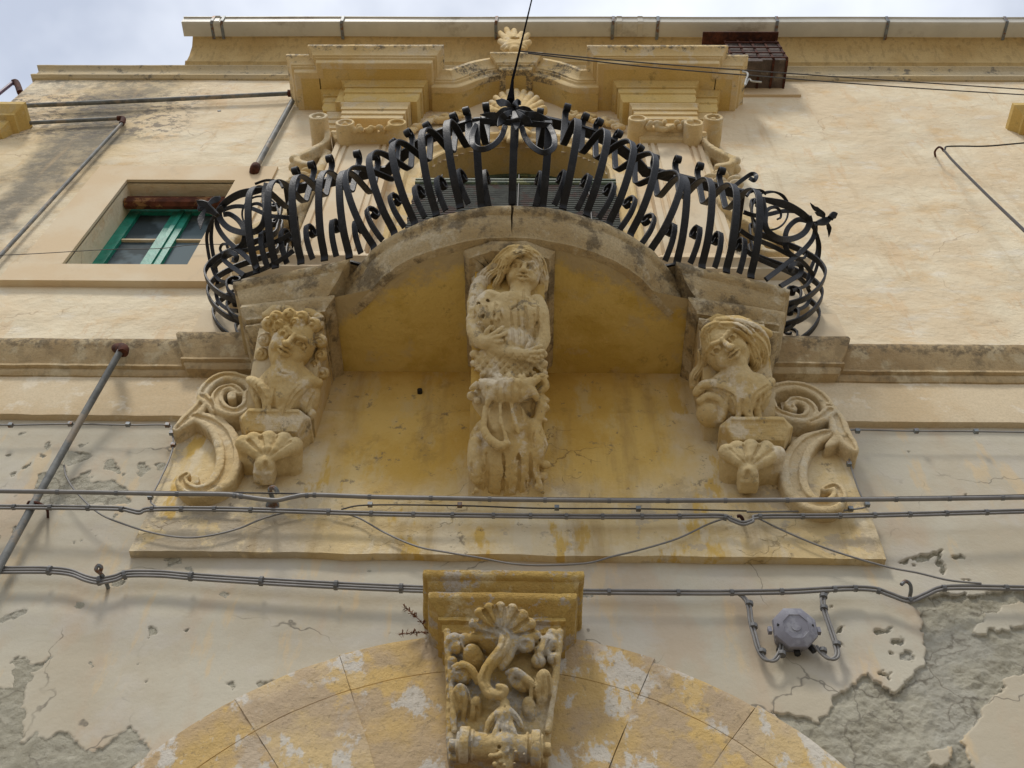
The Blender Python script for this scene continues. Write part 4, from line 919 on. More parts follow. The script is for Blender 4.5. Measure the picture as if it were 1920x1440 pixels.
leafiron('corner_leaf', [(384, 390), (392, 382), (400, 376), (410, 372), (412, 368)], .035, bd); leafiron('corner_leaf', [(386, 392), (380, 402), (376, 414), (376, 430)], .035, bd); leafiron('corner_leaf', [(382, 388), (376, 392), (372, 386)], .03, bd)
# flower, cross bar, scrolls and lance at the middle
FB = (-1.50)
ms = lambda pts, y=FB: [(a, b_, y) for a, b_ in pts]
irn('middle_crossbar', ms([(885, 228), (905, 227), (940, 229), (975, 231), (1010, 233), (1035, 236)]), 1, .04, .02)
irn('middle_scroll', ms([(947, 237), (940, 256), (925, 272), (905, 280), (889, 274), (885, 260), (888, 244), (893, 234)]), 1, .036, .018)
irn('middle_scroll', ms([(978, 238), (985, 258), (1000, 276), (1020, 286), (1037, 278), (1040, 264), (1036, 248), (1029, 236)]), 1, .036, .018)
FL = mesh('flower', *tube([at(962, 214, FB-.03), at(962, 205, FB-.06)], [.035, .012], 10), M['iron'], RL, 60)
for pts in ([(962, 205), (950, 194), (938, 192), (930, 188)], [(962, 206), (945, 206), (932, 218), (918, 216), (900, 215)], [(961, 208), (950, 214), (940, 225), (933, 237)], [(963, 208), (966, 220), (968, 232), (967, 244)], [(966, 208), (978, 218), (990, 228), (998, 231)], [(966, 206), (980, 204), (992, 210), (1005, 212)], [(966, 206), (985, 214), (1008, 218), (1034, 225)], [(962, 204), (966, 196), (972, 193), (976, 196)]):
    leafiron('petal', [(a, b_, FB-.06-(.03 if i == 1 else 0)) for i, (a, b_) in enumerate(pts)], .055, FL, .007)
S0 = at(957, 192, -1.42); S1 = at(961, 150, -1.36); S2 = at(1004, -30, -1.15)
V, F = tube([S0, S0*.35+S1*.65, S1, S1*.5+S2*.5, S2], [.032, .014, .010, .008, .006], 8); mesh('lance', V, F, flat('matt_black_iron', (.006, .006, .007), 1, 0), RL, 60)
# ------------------------------------------------------------ carved stone, modelled as distance fields
def proj(p):
    v_ = np.asarray(p)-EYE; d = v_@fw; return 960+FPX*(v_@rt)/d, 720-FPX*(v_@up)/d
def surf_yf(prof, x, extra=0):
    zz = [p[0] for p in prof]; yy = [p[1] for p in prof]; t = np.linspace(0, len(prof)-1, 60)
    Z = np.interp(t, range(len(prof)), zz); Y = np.interp(t, range(len(prof)), yy)
    py = [proj((x, y, z))[1] for y, z in zip(Y, Z)]
    o = np.argsort(py); py = np.array(py)[o]; Y = Y[o]
    return lambda v_: float(np.interp(v_, py, Y))+extra
def sculpt(nm, S, mat, label, cat, namp=.004, nf=18, group=None, seed=0):
    S.noise(.004, 9, 3, seed+50); S.noise(namp, nf, 4, seed); S.noise(.0022, 55, 2, seed+9); V, F = S.mesh(); o = fastmesh(nm, V, F, mat); tag(o, label, cat, group); return o
# ---- middle figure
brk = [(5.70, -.86), (5.5, -.80), (5.3, -.74), (5.1, -.60), (4.9, -.44), (4.7, -.28), (4.55, -.16), (4.42, -.05)]
S = Carve((878, 1030, 462, 940), surf_yf(brk, 0), .0042, .06, nmax=75); P_ = S
S.e(958, 620, -8, 66, 75, 26); S.e(932, 598, 8, 34, 34, 22); S.e(992, 600, 6, 32, 34, 22); S.e(955, 650, 4, 50, 34, 22)
S.c([(972, 590, 2, 24), (974, 560, 8, 20), (976, 540, 12, 20)], 5)                       # neck
S.frame(981, 514, 18); face(S, 981, 514, 18, 37, -7)
for pts in ([(985, 471, 36), (962, 472, 34), (944, 486, 26), (936, 505, 20), (918, 517, 16), (914, 532, 10), (925, 546, 8)], [(980, 467, 30), (955, 468, 26), (935, 484, 18), (922, 500, 12), (906, 514, 8), (905, 530, 4)], [(992, 474, 50), (972, 477, 52), (954, 490, 46), (946, 508, 34)], [(978, 476, 42), (958, 482, 40), (945, 500, 32), (938, 520, 26), (930, 535, 18), (936, 552, 12)],
            [(985, 472, 38), (1003, 480, 32), (1011, 496, 24), (1016, 512, 18), (1019, 528, 14), (1015, 545, 10)], [(990, 468, 30), (1010, 482, 22), (1019, 500, 14), (1022, 520, 8), (1020, 540, 4)], [(986, 477, 42), (1002, 486, 36), (1010, 500, 28)]):
    S.c([(a, b, n, 7) for a, b, n in pts], 1.5, smooth=3)
    hairs = globals().setdefault('hairs', []); hairs.append(pts)
for pts in hairs:
    S.g([(a+2.5, b+1, 1.8) for a, b, n in pts], 0); S.g([(a-2.5, b-1, 1.6) for a, b, n in pts], 0)
S.g([(982, 548, 1.6), (981, 566, 2)], 0); S.frame()
# creature held at the shoulder and the arms
S.c([(899, 530, 0, 12), (894, 560, 2, 16), (893, 600, 0, 16), (896, 640, -4, 16)], 5, smooth=3)
S.c([(912, 600, 10, 18), (908, 572, 18, 17), (918, 556, 24, 13), (936, 560, 26, 9), (952, 564, 24, 5)], 4, smooth=3); S.b(912, 566, 32, 6, 3, True); S.b(924, 553, 32, 4, 3)
for q in range(26): S.b(random.uniform(898, 934), random.uniform(560, 618), random.uniform(22, 30), random.uniform(3, 6), 2, q % 3 == 0)
S.c([(886, 600, 4, 12), (890, 625, 10, 13), (906, 642, 18, 13), (924, 638, 22, 12)], 3, smooth=3)
for pts in ([(920, 630, 28, 5), (932, 622, 34, 4.5), (943, 613, 32, 3.5)], [(924, 635, 30, 5), (938, 630, 36, 4.5), (949, 624, 33, 3.5)], [(924, 641, 28, 5), (938, 640, 33, 4.5), (948, 635, 30, 3.5)], [(920, 646, 24, 5), (934, 648, 27, 4), (943, 645, 24, 3)], [(910, 628, 24, 5), (915, 618, 30, 4), (922, 611, 30, 3.2)]): S.c(pts, 2, smooth=3)
S.c([(1006, 566, 8, 15), (1015, 585, 8, 13), (1018, 610, 6, 12), (1019, 635, 6, 13), (1012, 655, 10, 11)], 3, smooth=3)
S.c([(1007, 580, 18, 2), (1005, 615, 16, 2)], 3, True)
S.c([(925, 652, 12, 13), (950, 660, 18, 12), (975, 665, 22, 11), (993, 664, 24, 9)], 3, smooth=3)
for pts in ([(992, 658, 28, 4.5), (1004, 653, 32, 4), (1015, 649, 28, 3.2)], [(993, 663, 30, 4.5), (1006, 660, 34, 4), (1018, 658, 28, 3.2)], [(993, 669, 28, 4.5), (1006, 669, 31, 4), (1016, 668, 26, 3.2)], [(990, 675, 24, 4.5), (1002, 678, 26, 4), (1010, 677, 22, 3)], [(988, 652, 26, 4), (993, 643, 28, 3.2)]): S.c(pts, 2, smooth=3)
S.g([(985, 575, 2.5), (986, 600, 4), (986, 648, 4.5)], -1); S.g([(938, 585, 1.5), (943, 610, 2.5), (944, 645, 2)], -.5); S.g([(958, 582, 2), (960, 610, 3), (962, 645, 3)], 0); S.g([(971, 580, 1.5), (973, 610, 2.5), (974, 645, 2.5)], 0)
S.g([(1002, 590, 1.5), (1003, 615, 2.5), (1001, 640, 2)], 0); S.g([(1009, 575, 2), (1008, 600, 3), (1007, 632, 3)], -1)
for x, y in ((925, 590), (933, 602), (921, 607), (905, 590), (899, 575), (912, 582), (928, 574), (900, 603), (890, 560), (890, 590)): S.g([(x, y-7, 1.5), (x+2, y, 3), (x, y+7, 1.5)], 0)
S.g([(972, 562, 1), (968, 575, 2), (955, 582, 1)], 0); S.g([(990, 560, 1), (994, 572, 2), (1004, 575, 1)], 0)
# scaly skirt
for r_ in range(5):
    for q in range(9):
        x = 890+q*16+(r_ % 2)*8; y = 664+r_*9
        if x < 1024: S.e(x, y, 9-abs(x-955)*.06, 9, 8, 8, 0, 1.5); scl = globals().setdefault('scl', []); scl.append((x, y))
S.e(955, 690, -6, 70, 50, 20); S.e(953, 760, -8, 70, 60, 20); S.e(950, 830, -6, 70, 60, 22); S.e(950, 895, -8, 72, 40, 20)
for q in range(40): S.b(random.choice([random.uniform(884, 905), random.uniform(1003, 1024)]), random.uniform(690, 925), random.uniform(4, 14), random.uniform(4, 9), 3, q % 3 == 0)
# shell mask
S.e(955, 734, 26, 52, 24, 26, 0, 3)
for pts in ([(930, 726, 38, 14), (908, 720, 32, 10), (895, 722, 24, 7), (882, 729, 18, 3)], [(940, 718, 38, 12), (932, 705, 34, 7), (927, 702, 32, 3)], [(955, 720, 42, 13), (957, 702, 38, 8)], [(974, 720, 42, 13), (981, 700, 36, 4)], [(985, 722, 38, 13), (1002, 712, 32, 9), (1014, 706, 26, 6), (1026, 706, 18, 3)], [(990, 730, 38, 11), (1004, 742, 32, 6), (1006, 750, 30, 3)], [(926, 734, 38, 11), (917, 748, 34, 6), (913, 760, 30, 3)], [(1018, 712, 20, 7), (1024, 724, 18, 6), (1012, 734, 18, 6)]): S.c(pts, 2.5, smooth=3)
S.e(948, 795, 10, 41, 48, 26, 0, 4)
for pts in ([(928, 762, 30, 8), (925, 790, 38, 10), (934, 816, 40, 7)], [(948, 762, 30, 8), (951, 792, 38, 9), (958, 818, 38, 6)], [(970, 762, 28, 8), (974, 786, 32, 9), (977, 802, 30, 5)]): S.c(pts, 1.5, True, smooth=4)
S.c([(911, 765, 26, 5), (907, 800, 32, 6), (917, 822, 38, 8), (936, 836, 40, 8), (951, 832, 38, 6)], 2, smooth=3); S.c([(938, 768, 30, 3), (941, 795, 36, 3.5), (950, 824, 38, 3.5)], 2, smooth=3); S.c([(961, 768, 28, 3), (966, 792, 32, 3.5), (972, 812, 32, 3)], 2, smooth=3)
S.e(952, 870, 2, 64, 56, 22, 0, 8); S.c([(1002, 800, 10, 14), (1010, 835, 14, 15), (1003, 862, 12, 12)], 5, smooth=3); S.b(1019, 892, 6, 9, 3); S.c([(1002, 865, 14, 7), (1008, 895, 12, 5), (1018, 922, 8, 4)], 3, smooth=3)
S.c([(1012, 745, 10, 9), (1014, 770, 12, 9), (1008, 792, 12, 7)], 4, smooth=3); S.c([(892, 830, 12, 13), (890, 865, 14, 13), (895, 900, 10, 10)], 5, smooth=3)
for x, y in scl: S.g([(x-8, y, 1), (x-5, y+6, 1.4), (x, y+8, 1.6), (x+5, y+6, 1.4), (x+8, y, 1)], .6, 1.5, sm=2)
for q in range(18):
    x = random.uniform(884, 1020); y = random.uniform(835, 905)
    if q % 2: x = random.choice((random.uniform(884, 905), random.uniform(1000, 1020))); y = random.uniform(680, 900)
    w_ = random.uniform(2, 4.5); L_ = random.uniform(12, 34); S.g([(x, y, 1), (x+random.uniform(-4, 4), y+L_*.5, w_), (x+random.uniform(-5, 5), y+L_, 1.2)], random.uniform(-1, 1), 1)
for x in (934, 948, 962, 976): S.g([(x, 716, 1.5), (x-2, 735, 3), (x-1, 750, 2)], 0)
for x, d in ((912, 0), (943, -2), (972, 0), (994, 0)): S.g([(x, 850, 2), (x+2, 880, 4), (x-1, 925, 4)], d)
sculpt('carved_figure', S, M['stone_fig'], 'carved stone half figure with long hair above a gaping shell mask, under the balcony middle', 'sculpture', .0035, 24, seed=3)
# ---- console heads
cprof = [(5.62, -.50), (5.45, -.46), (5.25, -.36), (5.1, -.30), (4.98, -.22), (4.9, -.12), (4.86, -.03)]
S = Carve((462, 612, 575, 800), surf_yf(cprof, -1.42), .0044, .06, nmax=95)
for pts in ([(500, 592, 16, 9), (515, 581, 22, 9), (570, 579, 24, 9), (598, 596, 18, 9), (600, 612, 12, 7)],): S.c(pts, 4)
S.e(540, 740, -4, 62, 60, 26, 0, 6); S.c([(536, 745, 12, 34), (536, 712, 22, 30), (540, 690, 26, 30)], 6)
S.frame(548, 650, 30); S.e(545, 616, 12, 44, 34, 38, 0, 6); face(S, 548, 650, 30, 47, -32)
for x, y, n, r_ in ((586, 610, 26, 15), (598, 640, 16, 13), (598, 665, 10, 13), (588, 684, 12, 11), (600, 700, 4, 13), (504, 608, 24, 15), (494, 636, 16, 14), (486, 664, 8, 14), (488, 690, 2, 10), (520, 596, 34, 14), (545, 592, 40, 14), (568, 596, 36, 13), (558, 606, 50, 10), (528, 608, 48, 10)):
    S.b(x, y, n, r_, 2); cur = globals().setdefault('cur', []); cur.append((x, y, r_))
for x, y, r_ in cur:
    k = random.uniform(0, 6); S.g([(x+r_*.7*math.cos(k+a)*(1-a*.14), y+r_*.7*math.sin(k+a)*(1-a*.14), 2.2) for a in np.linspace(0, 5.4, 9)], 0, .8)
S.frame()
S.c([(469, 712, 12, 8), (486, 722, 26, 10), (500, 745, 28, 11), (505, 780, 20, 10)], 3, smooth=3); S.c([(486, 730, 36, 3), (497, 750, 38, 3), (502, 778, 30, 3)], 3, True)
S.c([(474, 730, 4, 6), (482, 752, 8, 7), (490, 780, 6, 7)], 3); S.c([(597, 718, 14, 9), (578, 716, 26, 11), (554, 736, 30, 12), (536, 762, 26, 12), (530, 782, 18, 10)], 3, smooth=3); S.c([(572, 728, 38, 3), (552, 746, 40, 3), (540, 768, 34, 3)], 3, True)
S.c([(578, 735, 6, 12), (572, 760, 4, 12), (582, 780, 0, 9)], 4); S.c([(517, 735, 26, 3), (514, 788, 14, 5)], 3, True); S.b(470, 783, 0, 9, 3); S.b(585, 776, 4, 9, 3)
for pts in ([(480, 722, 2), (492, 745, 3), (495, 780, 2)], [(560, 722, 2), (545, 745, 3), (533, 775, 2)], [(590, 735, 2), (580, 760, 3), (572, 785, 2)], [(515, 730, 2), (513, 760, 4), (512, 790, 3)], [(520, 690, 1), (528, 700, 2), (548, 702, 1)], [(478, 740, 1), (476, 760, 3), (482, 780, 2)]): S.g(pts, 0)
for q in range(16): x, y = random.uniform(510, 560), random.uniform(600, 625); S.b(x, y, S.hit(x, y)+1, random.uniform(2, 4), 1.5, True)
sculpt('carved_bust', S, M['stone_fig'], 'broken carved bust with worn snub face and curls, on the left balcony console', 'sculpture', .004, 20, 'carved busts on the balcony consoles', 7)
S = Carve((1298, 1452, 590, 812), surf_yf(cprof, 1.44), .0044, .06, nmax=95)
S.c([(1322, 608, 14, 8), (1345, 598, 22, 9), (1400, 606, 22, 9), (1440, 626, 12, 8)], 4)
S.e(1382, 745, -4, 62, 56, 24, 0, 6); S.c([(1388, 752, 12, 30), (1386, 718, 20, 28), (1380, 700, 26, 27)], 6)
S.c([(1420, 720, 6, 20), (1400, 735, 12, 20)], 6)
S.frame(1360, 657, 30); S.e(1378, 622, 12, 44, 32, 36, 0, 6); face(S, 1360, 657, 30, 47, 38)
for j, pts in enumerate(([(1322, 640, 34, 9), (1322, 622, 38, 9), (1336, 612, 44, 9), (1352, 610, 46, 8)], [(1345, 604, 36, 10), (1370, 606, 42, 11), (1392, 612, 42, 11), (1405, 625, 40, 10)], [(1350, 612, 50, 8), (1375, 614, 54, 9), (1395, 628, 50, 9), (1408, 642, 40, 8)],
            [(1400, 612, 32, 11), (1420, 622, 28, 12), (1434, 642, 20, 12), (1438, 662, 12, 11)], [(1410, 632, 38, 11), (1425, 648, 32, 12), (1432, 668, 20, 12), (1428, 686, 12, 10)], [(1406, 650, 38, 10), (1414, 668, 32, 11), (1420, 684, 22, 10), (1412, 694, 14, 8)], [(1318, 660, 20, 9), (1320, 685, 10, 9), (1308, 705, 2, 10), (1306, 722, 0, 8)])):
    S.c(pts, 2, smooth=3)
    for k in (-.45, .05, .5): S.g([(a+r_*k, b+r_*k*.5, 1.9) for a, b, n, r_ in pts], 0, .8)
S.frame()
S.c([(1306, 736, 6, 8), (1320, 722, 18, 9), (1345, 722, 26, 10), (1372, 735, 30, 10), (1388, 758, 28, 10), (1384, 785, 18, 10), (1368, 797, 12, 8)], 3, smooth=3)
S.c([(1312, 752, 8, 7), (1330, 742, 14, 7), (1350, 750, 14, 7), (1358, 770, 10, 7), (1352, 788, 6, 6)], 3, smooth=3); S.e(1335, 775, -8, 30, 28, 18, 0, 5); S.e(1372, 765, 24, 6, 22, 8, 15, 4, True)
S.c([(1445, 716, 12, 9), (1430, 728, 22, 10), (1410, 745, 26, 10), (1400, 768, 24, 10), (1408, 795, 14, 9)], 3, smooth=3); S.c([(1438, 735, 8, 8), (1425, 752, 14, 7), (1420, 775, 10, 7), (1428, 798, 4, 6)], 3, smooth=3); S.c([(1392, 745, 30, 3), (1392, 795, 20, 4)], 3, True)
for pts in ([(1315, 730, 2), (1345, 730, 3), (1375, 745, 3), (1380, 775, 2)], [(1440, 722, 2), (1415, 742, 3), (1405, 775, 3)], [(1392, 750, 3), (1393, 795, 4)], [(1325, 752, 2), (1345, 758, 3), (1348, 780, 2)], [(1432, 740, 2), (1428, 765, 3), (1432, 790, 2)]): S.g(pts, 0)
sculpt('carved_bust', S, M['stone_fig'], 'carved youth bust with swept hair and upturned face, on the right balcony console', 'sculpture', .003, 22, 'carved busts on the balcony consoles', 9)
# ---- shell corbels under the heads
fy_ = lerpf([(780, -.27), (830, -.235), (865, -.19), (890, -.14), (915, -.09)])
for s, dx, dy, lab in ((-1, 0, 0, 'small scallop shell corbel with a knob, below the left carved bust'), (1, 905, 16, 'small scallop shell corbel with a knob, below the right carved bust')):
    S = Carve((440+dx, 592+dx, 785+dy, 915+dy), lambda v_, dy=dy: fy_(v_-dy), .0055, .07, (-.45, .0))
    cxm, czm = at(514+dx, 800+dy, -.2)[[0, 2]]
    for i in range(9):      # shelf tapering downwards
        t = i/8; S.box((cxm, -.14+.03*t, czm+.045-.10*t), (.205-.05*t, .145-.035*t, .012), None, .006, .01)
    S.box((cxm, -.14, czm+.045), (.215, .155, .016), None, .008, .008)
    for c_ in (-1, 1): S.box((cxm+c_*.215, -.30, czm), (.07, .05, .12), [(math.cos(.8), c_*math.sin(.8), 0), (-c_*math.sin(.8), math.cos(.8), 0), (0, 0, 1)], .003, .004, True)
    for i, (px, py) in enumerate(((457, 832), (476, 826), (503, 823), (532, 826), (552, 836))):
        S.c([(499+dx, 868+dy, 6, 5), (px*.5+249.5+dx, py*.5+432+dy, 8, 11), (px+dx, py+dy, 2, 15)], 2)
        p0 = S.P(px+dx, py+dy, -4); S.cap(p0, (p0[0]*.9+cxm*.1, -.04, p0[2]-.03), .046, .046, .02)
    pq = S.P(503+dx, 838+dy, -10); S.ell((pq[0], -.10, pq[2]-.01), (.155, .16, .085), None, .02)
    for px, py in ((466, 826), (489, 820), (518, 820), (543, 828)): S.g([(499+dx, 862+dy, 1.5), ((499+px)/2+dx, (860+py)/2+dy, 2.6), (px+dx, py+dy, 4)], 0)
    S.b(497+dx, 872+dy, 2, 19, 3); S.c([(497+dx, 876+dy, -4, 20), (497+dx, 884+dy, -14, 19)], 3); S.box(S.P(497+dx, 888+dy, -10), (.055, .05, .05), None, .015, .01); S.e(497+dx, 876+dy, 18, 5, 12, 6, 0, 3, True)
    sculpt('shell_corbel', S, M['stone_fig'], lab, 'corbel', .0025, 22, 'shell corbels under the balcony', 13)
# ---- flat scroll ornaments on both sides of the consoles
def W2(pts): return [at(a, b, -.12)[[0, 2]] for a, b in pts]
def scroll(pxb, curves, lab):
    S = Carve(pxb, lambda v_: -.1, .006, .05, (-.26, .0))
    for pts, th, y1 in curves:
        c_ = catmull([np.array(p, float) for p in W2(pts)], 6); n = len(c_); tt = [np.interp(i/(n-1), np.linspace(0, 1, len(th)), th) for i in range(n)]
        S.band(c_, tt, .0, y1, .012, .014)
        if tt[n//2] > .05:      # fillet groove along the face
            yf_ = y1 if not hasattr(y1, '__len__') else y1[0]
            S.band(c_, [t*.34 for t in tt], yf_-.03, yf_+.012, .006, .004, True)
    return S
S = scroll((300, 480, 700, 950), [
    ([(478, 740), (468, 722), (450, 714), (425, 710), (400, 720), (384, 738), (380, 756)], [.06, .08, .09, .08, .06], -.15),
    ([(470, 745), (466, 768), (445, 782), (420, 776), (408, 758), (416, 742), (436, 736), (452, 746)], [.075, .08, .07, .055], -.17),
    ([(432, 788), (452, 778), (475, 766)], [.03, .045, .04], -.12),
    ([(385, 750), (372, 770), (352, 790), (332, 808)], [.07, .09, .10, .05], -.14), ([(380, 748), (398, 764), (402, 776)], [.07, .06, .03], -.15),
    ([(364, 782), (392, 790), (415, 808), (428, 836), (430, 868), (418, 898), (396, 916), (368, 922), (348, 914), (340, 900), (350, 890)], [.08, .12, .145, .15, .14, .11, .085, .06, .045], -.13)],
    '')
S.band(W2([(366, 897), (366, 905)]), .045, 0, -.13); S.band(W2([(437, 752), (437, 758)]), .05, 0, -.18)
sculpt('scroll_ornament', S, M['stone_yel'], 'S shaped plaster scroll ornament with leaf, left of the left console', 'scroll ornament', .004, 14, 'scroll ornaments beside the consoles', 5)
S = scroll((1425, 1610, 712, 965), [
    ([(1440, 752), (1447, 736), (1480, 728), (1515, 734), (1542, 752), (1556, 776)], [.06, .08, .09, .08, .07], -.15),
    ([(1440, 756), (1450, 778), (1478, 792), (1508, 794), (1520, 780), (1510, 766), (1490, 760), (1478, 768), (1484, 776)], [.065, .075, .075, .065, .05], -.17),
    ([(1440, 786), (1458, 800), (1482, 812)], [.05, .05, .03], -.12),
    ([(1552, 768), (1568, 792), (1576, 815), (1590, 835), (1602, 850)], [.09, .10, .11, .09, .04], -.15), ([(1556, 776), (1540, 790), (1518, 800)], [.08, .07, .03], -.16), ([(1575, 820), (1560, 832), (1550, 840)], [.06, .05, .02], -.14),
    ([(1552, 812), (1522, 824), (1502, 842), (1490, 868), (1488, 896), (1498, 924), (1522, 944), (1555, 948), (1574, 932), (1566, 914), (1548, 918)], [.07, .12, .145, .15, .14, .12, .095, .07, .05], -.13)],
    '')
sculpt('scroll_ornament', S, M['stone_yel'], 'S shaped plaster scroll ornament with acanthus leaf, right of the right console', 'scroll ornament', .004, 14, 'scroll ornaments beside the consoles', 6)
# ---- keystone of the portal arch
K = empty('keystone', (0, 0, 2.75), 'ochre painted keystone with moulded cap, fluted shell and curling leaves, on the portal arch', 'keystone')
kp = [(-.3, 3.555), (0, 3.55), (.004, 3.52), (-.006, 3.505), (-.02, 3.50), (-.03, 3.47), (-.05, 3.455), (-.055, 3.44), (-.035, 3.44), (-.03, 3.425), (-.035, 3.40), (-.055, 3.38), (-.085, 3.35), (-.10, 3.335), (-.085, 3.33), (-.085, 3.31), (-.105, 3.30), (-.11, 3.26), (-.14, 3.24), (-.16, 3.2), (-.3, 3.2)]
v = MB(); Vm, Fm = moulding([(-.395, .0), (-.38, -.37), (.385, -.37), (.39, .0)], kp, 0, .02, closed_prof=True); v.add(rough(rough(Vm, .005, 8), .003, 25), Fm); v.build('keystone_cap', M['stone_key'], K, 45)
kprof = [(3.32, -.27), (3.2, -.25), (3.0, -.20), (2.85, -.16), (2.7, -.14), (2.5, -.12)]
S = Carve((828, 1058, 1135, 1455), surf_yf(kprof, 0), .0042, .03, (-.50, .0))
for z in np.linspace(3.40, 2.72, 16): y = float(np.interp(z, [2.72, 2.88, 3.04, 3.2, 3.4], [-.125, -.15, -.185, -.225, -.24])); S.box((.0, y/2, z), (.213+.062*(z-2.72)/.66, -y/2, .045), None, .012, .02)
S.c([(838, 1185, 6, 7), (845, 1270, 6, 6), (852, 1370, 4, 6)], 3); S.c([(1050, 1185, 6, 7), (1042, 1270, 6, 6), (1028, 1370, 4, 6)], 3)
S.c([(868, 1250, 8, 5), (878, 1365, 6, 5)], 4, True); S.c([(1010, 1280, 8, 5), (1000, 1365, 6, 5)], 4, True)
S.frame(944, 1190, 20); S.e(944, 1188, 14, 58, 50, 26, 0, 4)
tips = ((888, 1196), (888, 1170), (900, 1150), (918, 1141), (938, 1138), (960, 1142), (980, 1153), (995, 1171), (1001, 1194), (994, 1214))
for px, py in tips: S.c([((942*2+px)/3, (1190*2+py)/3, 34, 6), (px, py, 18, 11)], 3)
for (a0, b0), (a1, b1) in zip(tips[:-1], tips[1:]): px, py = (a0+a1)/2, (b0+b1)/2; S.g([((942*3+px)/4, (1190*3+py)/4, 2.5), ((942+px)/2, (1190+py)/2, 3.5), (px*1.02-942*.02, py*1.02-1190*.02, 4.5)], 0)
S.frame()
S.c([(928, 1180, 30, 10), (945, 1190, 36, 11), (944, 1212, 38, 11), (928, 1236, 34, 11), (912, 1258, 28, 11), (908, 1280, 24, 11), (920, 1300, 26, 11), (940, 1304, 30, 9), (946, 1292, 34, 7), (934, 1286, 36, 6)], 3, smooth=4)
S.c([(932, 1178, 44, 2), (948, 1192, 49, 2.5), (944, 1214, 50, 2.5), (926, 1240, 46, 2.5), (912, 1262, 40, 2.5)], 2, True, smooth=4)
S.c([(952, 1180, 28, 7), (964, 1198, 28, 8), (958, 1222, 24, 9), (940, 1250, 20, 9)], 3, smooth=4)
S.e(984, 1208, 22, 18, 16, 18, 0, 4); S.e(985, 1207, 40, 9, 8, 8, 0, 3, True)
S.e(868, 1262, 12, 22, 22, 16, 0, 6); S.c([(850, 1250, 18, 5), (868, 1247, 26, 7), (885, 1258, 24, 7), (896, 1278, 14, 7)], 3, smooth=3); S.e(866, 1268, 28, 9, 10, 8, 0, 4, True)
S.e(976, 1278, 14, 26, 18, 16, -25, 5); S.c([(952, 1262, 22, 6), (968, 1259, 30, 7), (986, 1272, 30, 7), (1000, 1286, 22, 6), (998, 1304, 12, 6)], 3, smooth=3); S.e(966, 1278, 30, 10, 12, 8, 0, 4, True)
for x, y, r_ in ((1028, 1206, 17), (1018, 1222, 15), (1035, 1190, 12), (1010, 1240, 14), (1038, 1235, 12), (852, 1200, 14), (858, 1215, 13), (872, 1198, 12), (848, 1240, 10), (1005, 1195, 12), (880, 1225, 12)): S.b(x, y, 10, r_, 5)
S.c([(946, 1318, 24, 10), (946, 1340, 28, 12), (948, 1368, 30, 8), (950, 1384, 28, 6)], 4)
for pts in ([(940, 1332, 26, 9), (922, 1350, 26, 8), (912, 1372, 22, 5)], [(942, 1345, 26, 7), (930, 1372, 26, 7), (920, 1400, 22, 5)], [(952, 1345, 26, 7), (962, 1372, 26, 7), (972, 1400, 22, 5)], [(952, 1332, 26, 9), (968, 1346, 26, 7), (978, 1364, 22, 5)]): S.c(pts, 2, smooth=3)
a_ = S.P(856, 1398, 4); b_ = S.P(1018, 1404, 4); S.cyl(a_, b_, .058); S.cyl(a_+(b_-a_)*-.09, a_+(b_-a_)*1.09, .026)
for t_ in (.04, .86): S.cyl(a_+(b_-a_)*t_, a_+(b_-a_)*(t_+.11), .078)
for t_ in (.17, .80): S.cyl(a_+(b_-a_)*t_, a_+(b_-a_)*(t_+.03), .068)
S.c([(945, 1400, 14, 26), (946, 1432, 8, 18)], 4)
for x, y, n, rx, ry, rz, an in ((866, 1322, 0, 20, 42, 16, 6), (1016, 1300, 0, 20, 46, 18, -6), (888, 1236, 2, 20, 30, 16, 10), (890, 1335, -2, 14, 30, 12, -8), (994, 1336, -2, 14, 30, 12, 8)): S.e(x, y, n, rx, ry, rz, an, 3)
for pts in ([(852, 1300, 2), (862, 1330, 3), (858, 1358, 2)], [(874, 1290, 2), (880, 1325, 3.5), (872, 1360, 2)], [(1004, 1270, 2), (1001, 1300, 3.5), (1006, 1345, 2)], [(1028, 1270, 2), (1030, 1310, 3), (1024, 1340, 2)]): S.g(pts, -1)
for pts in ([(858, 1195, 2), (866, 1220, 3), (860, 1240, 2)], [(862, 1285, 2), (866, 1320, 3), (862, 1350, 2)], [(1030, 1200, 2), (1022, 1225, 4), (1028, 1250, 2)], [(1020, 1270, 2), (1016, 1300, 3), (1014, 1330, 2)], [(962, 1270, 2), (978, 1280, 3), (992, 1296, 2)], [(856, 1258, 2), (872, 1258, 3), (886, 1272, 2)], [(947, 1325, 2), (948, 1350, 3), (949, 1380, 2)], [(930, 1340, 1.5), (920, 1362, 2), (915, 1380, 1.5)], [(966, 1342, 1.5), (974, 1358, 2), (978, 1372, 1.5)], [(885, 1305, 2), (896, 1335, 3), (890, 1360, 2)], [(915, 1250, 2), (908, 1272, 3), (916, 1296, 2)], [(1012, 1200, 2), (1005, 1225, 3), (1012, 1245, 2)], [(1036, 1215, 1.5), (1040, 1245, 2.5), (1034, 1262, 1.5)]): S.g(pts, 0)
for q in range(30): S.b(random.uniform(915, 985), random.uniform(1395, 1440), random.uniform(26, 34), random.uniform(3, 6), 2, q % 2 == 0)
S.noise(.006, 9, 3, 18); S.noise(.004, 26, 3, 17); V, F = S.mesh(); fastmesh('keystone_carving', V, F, M['key_carv'], K)
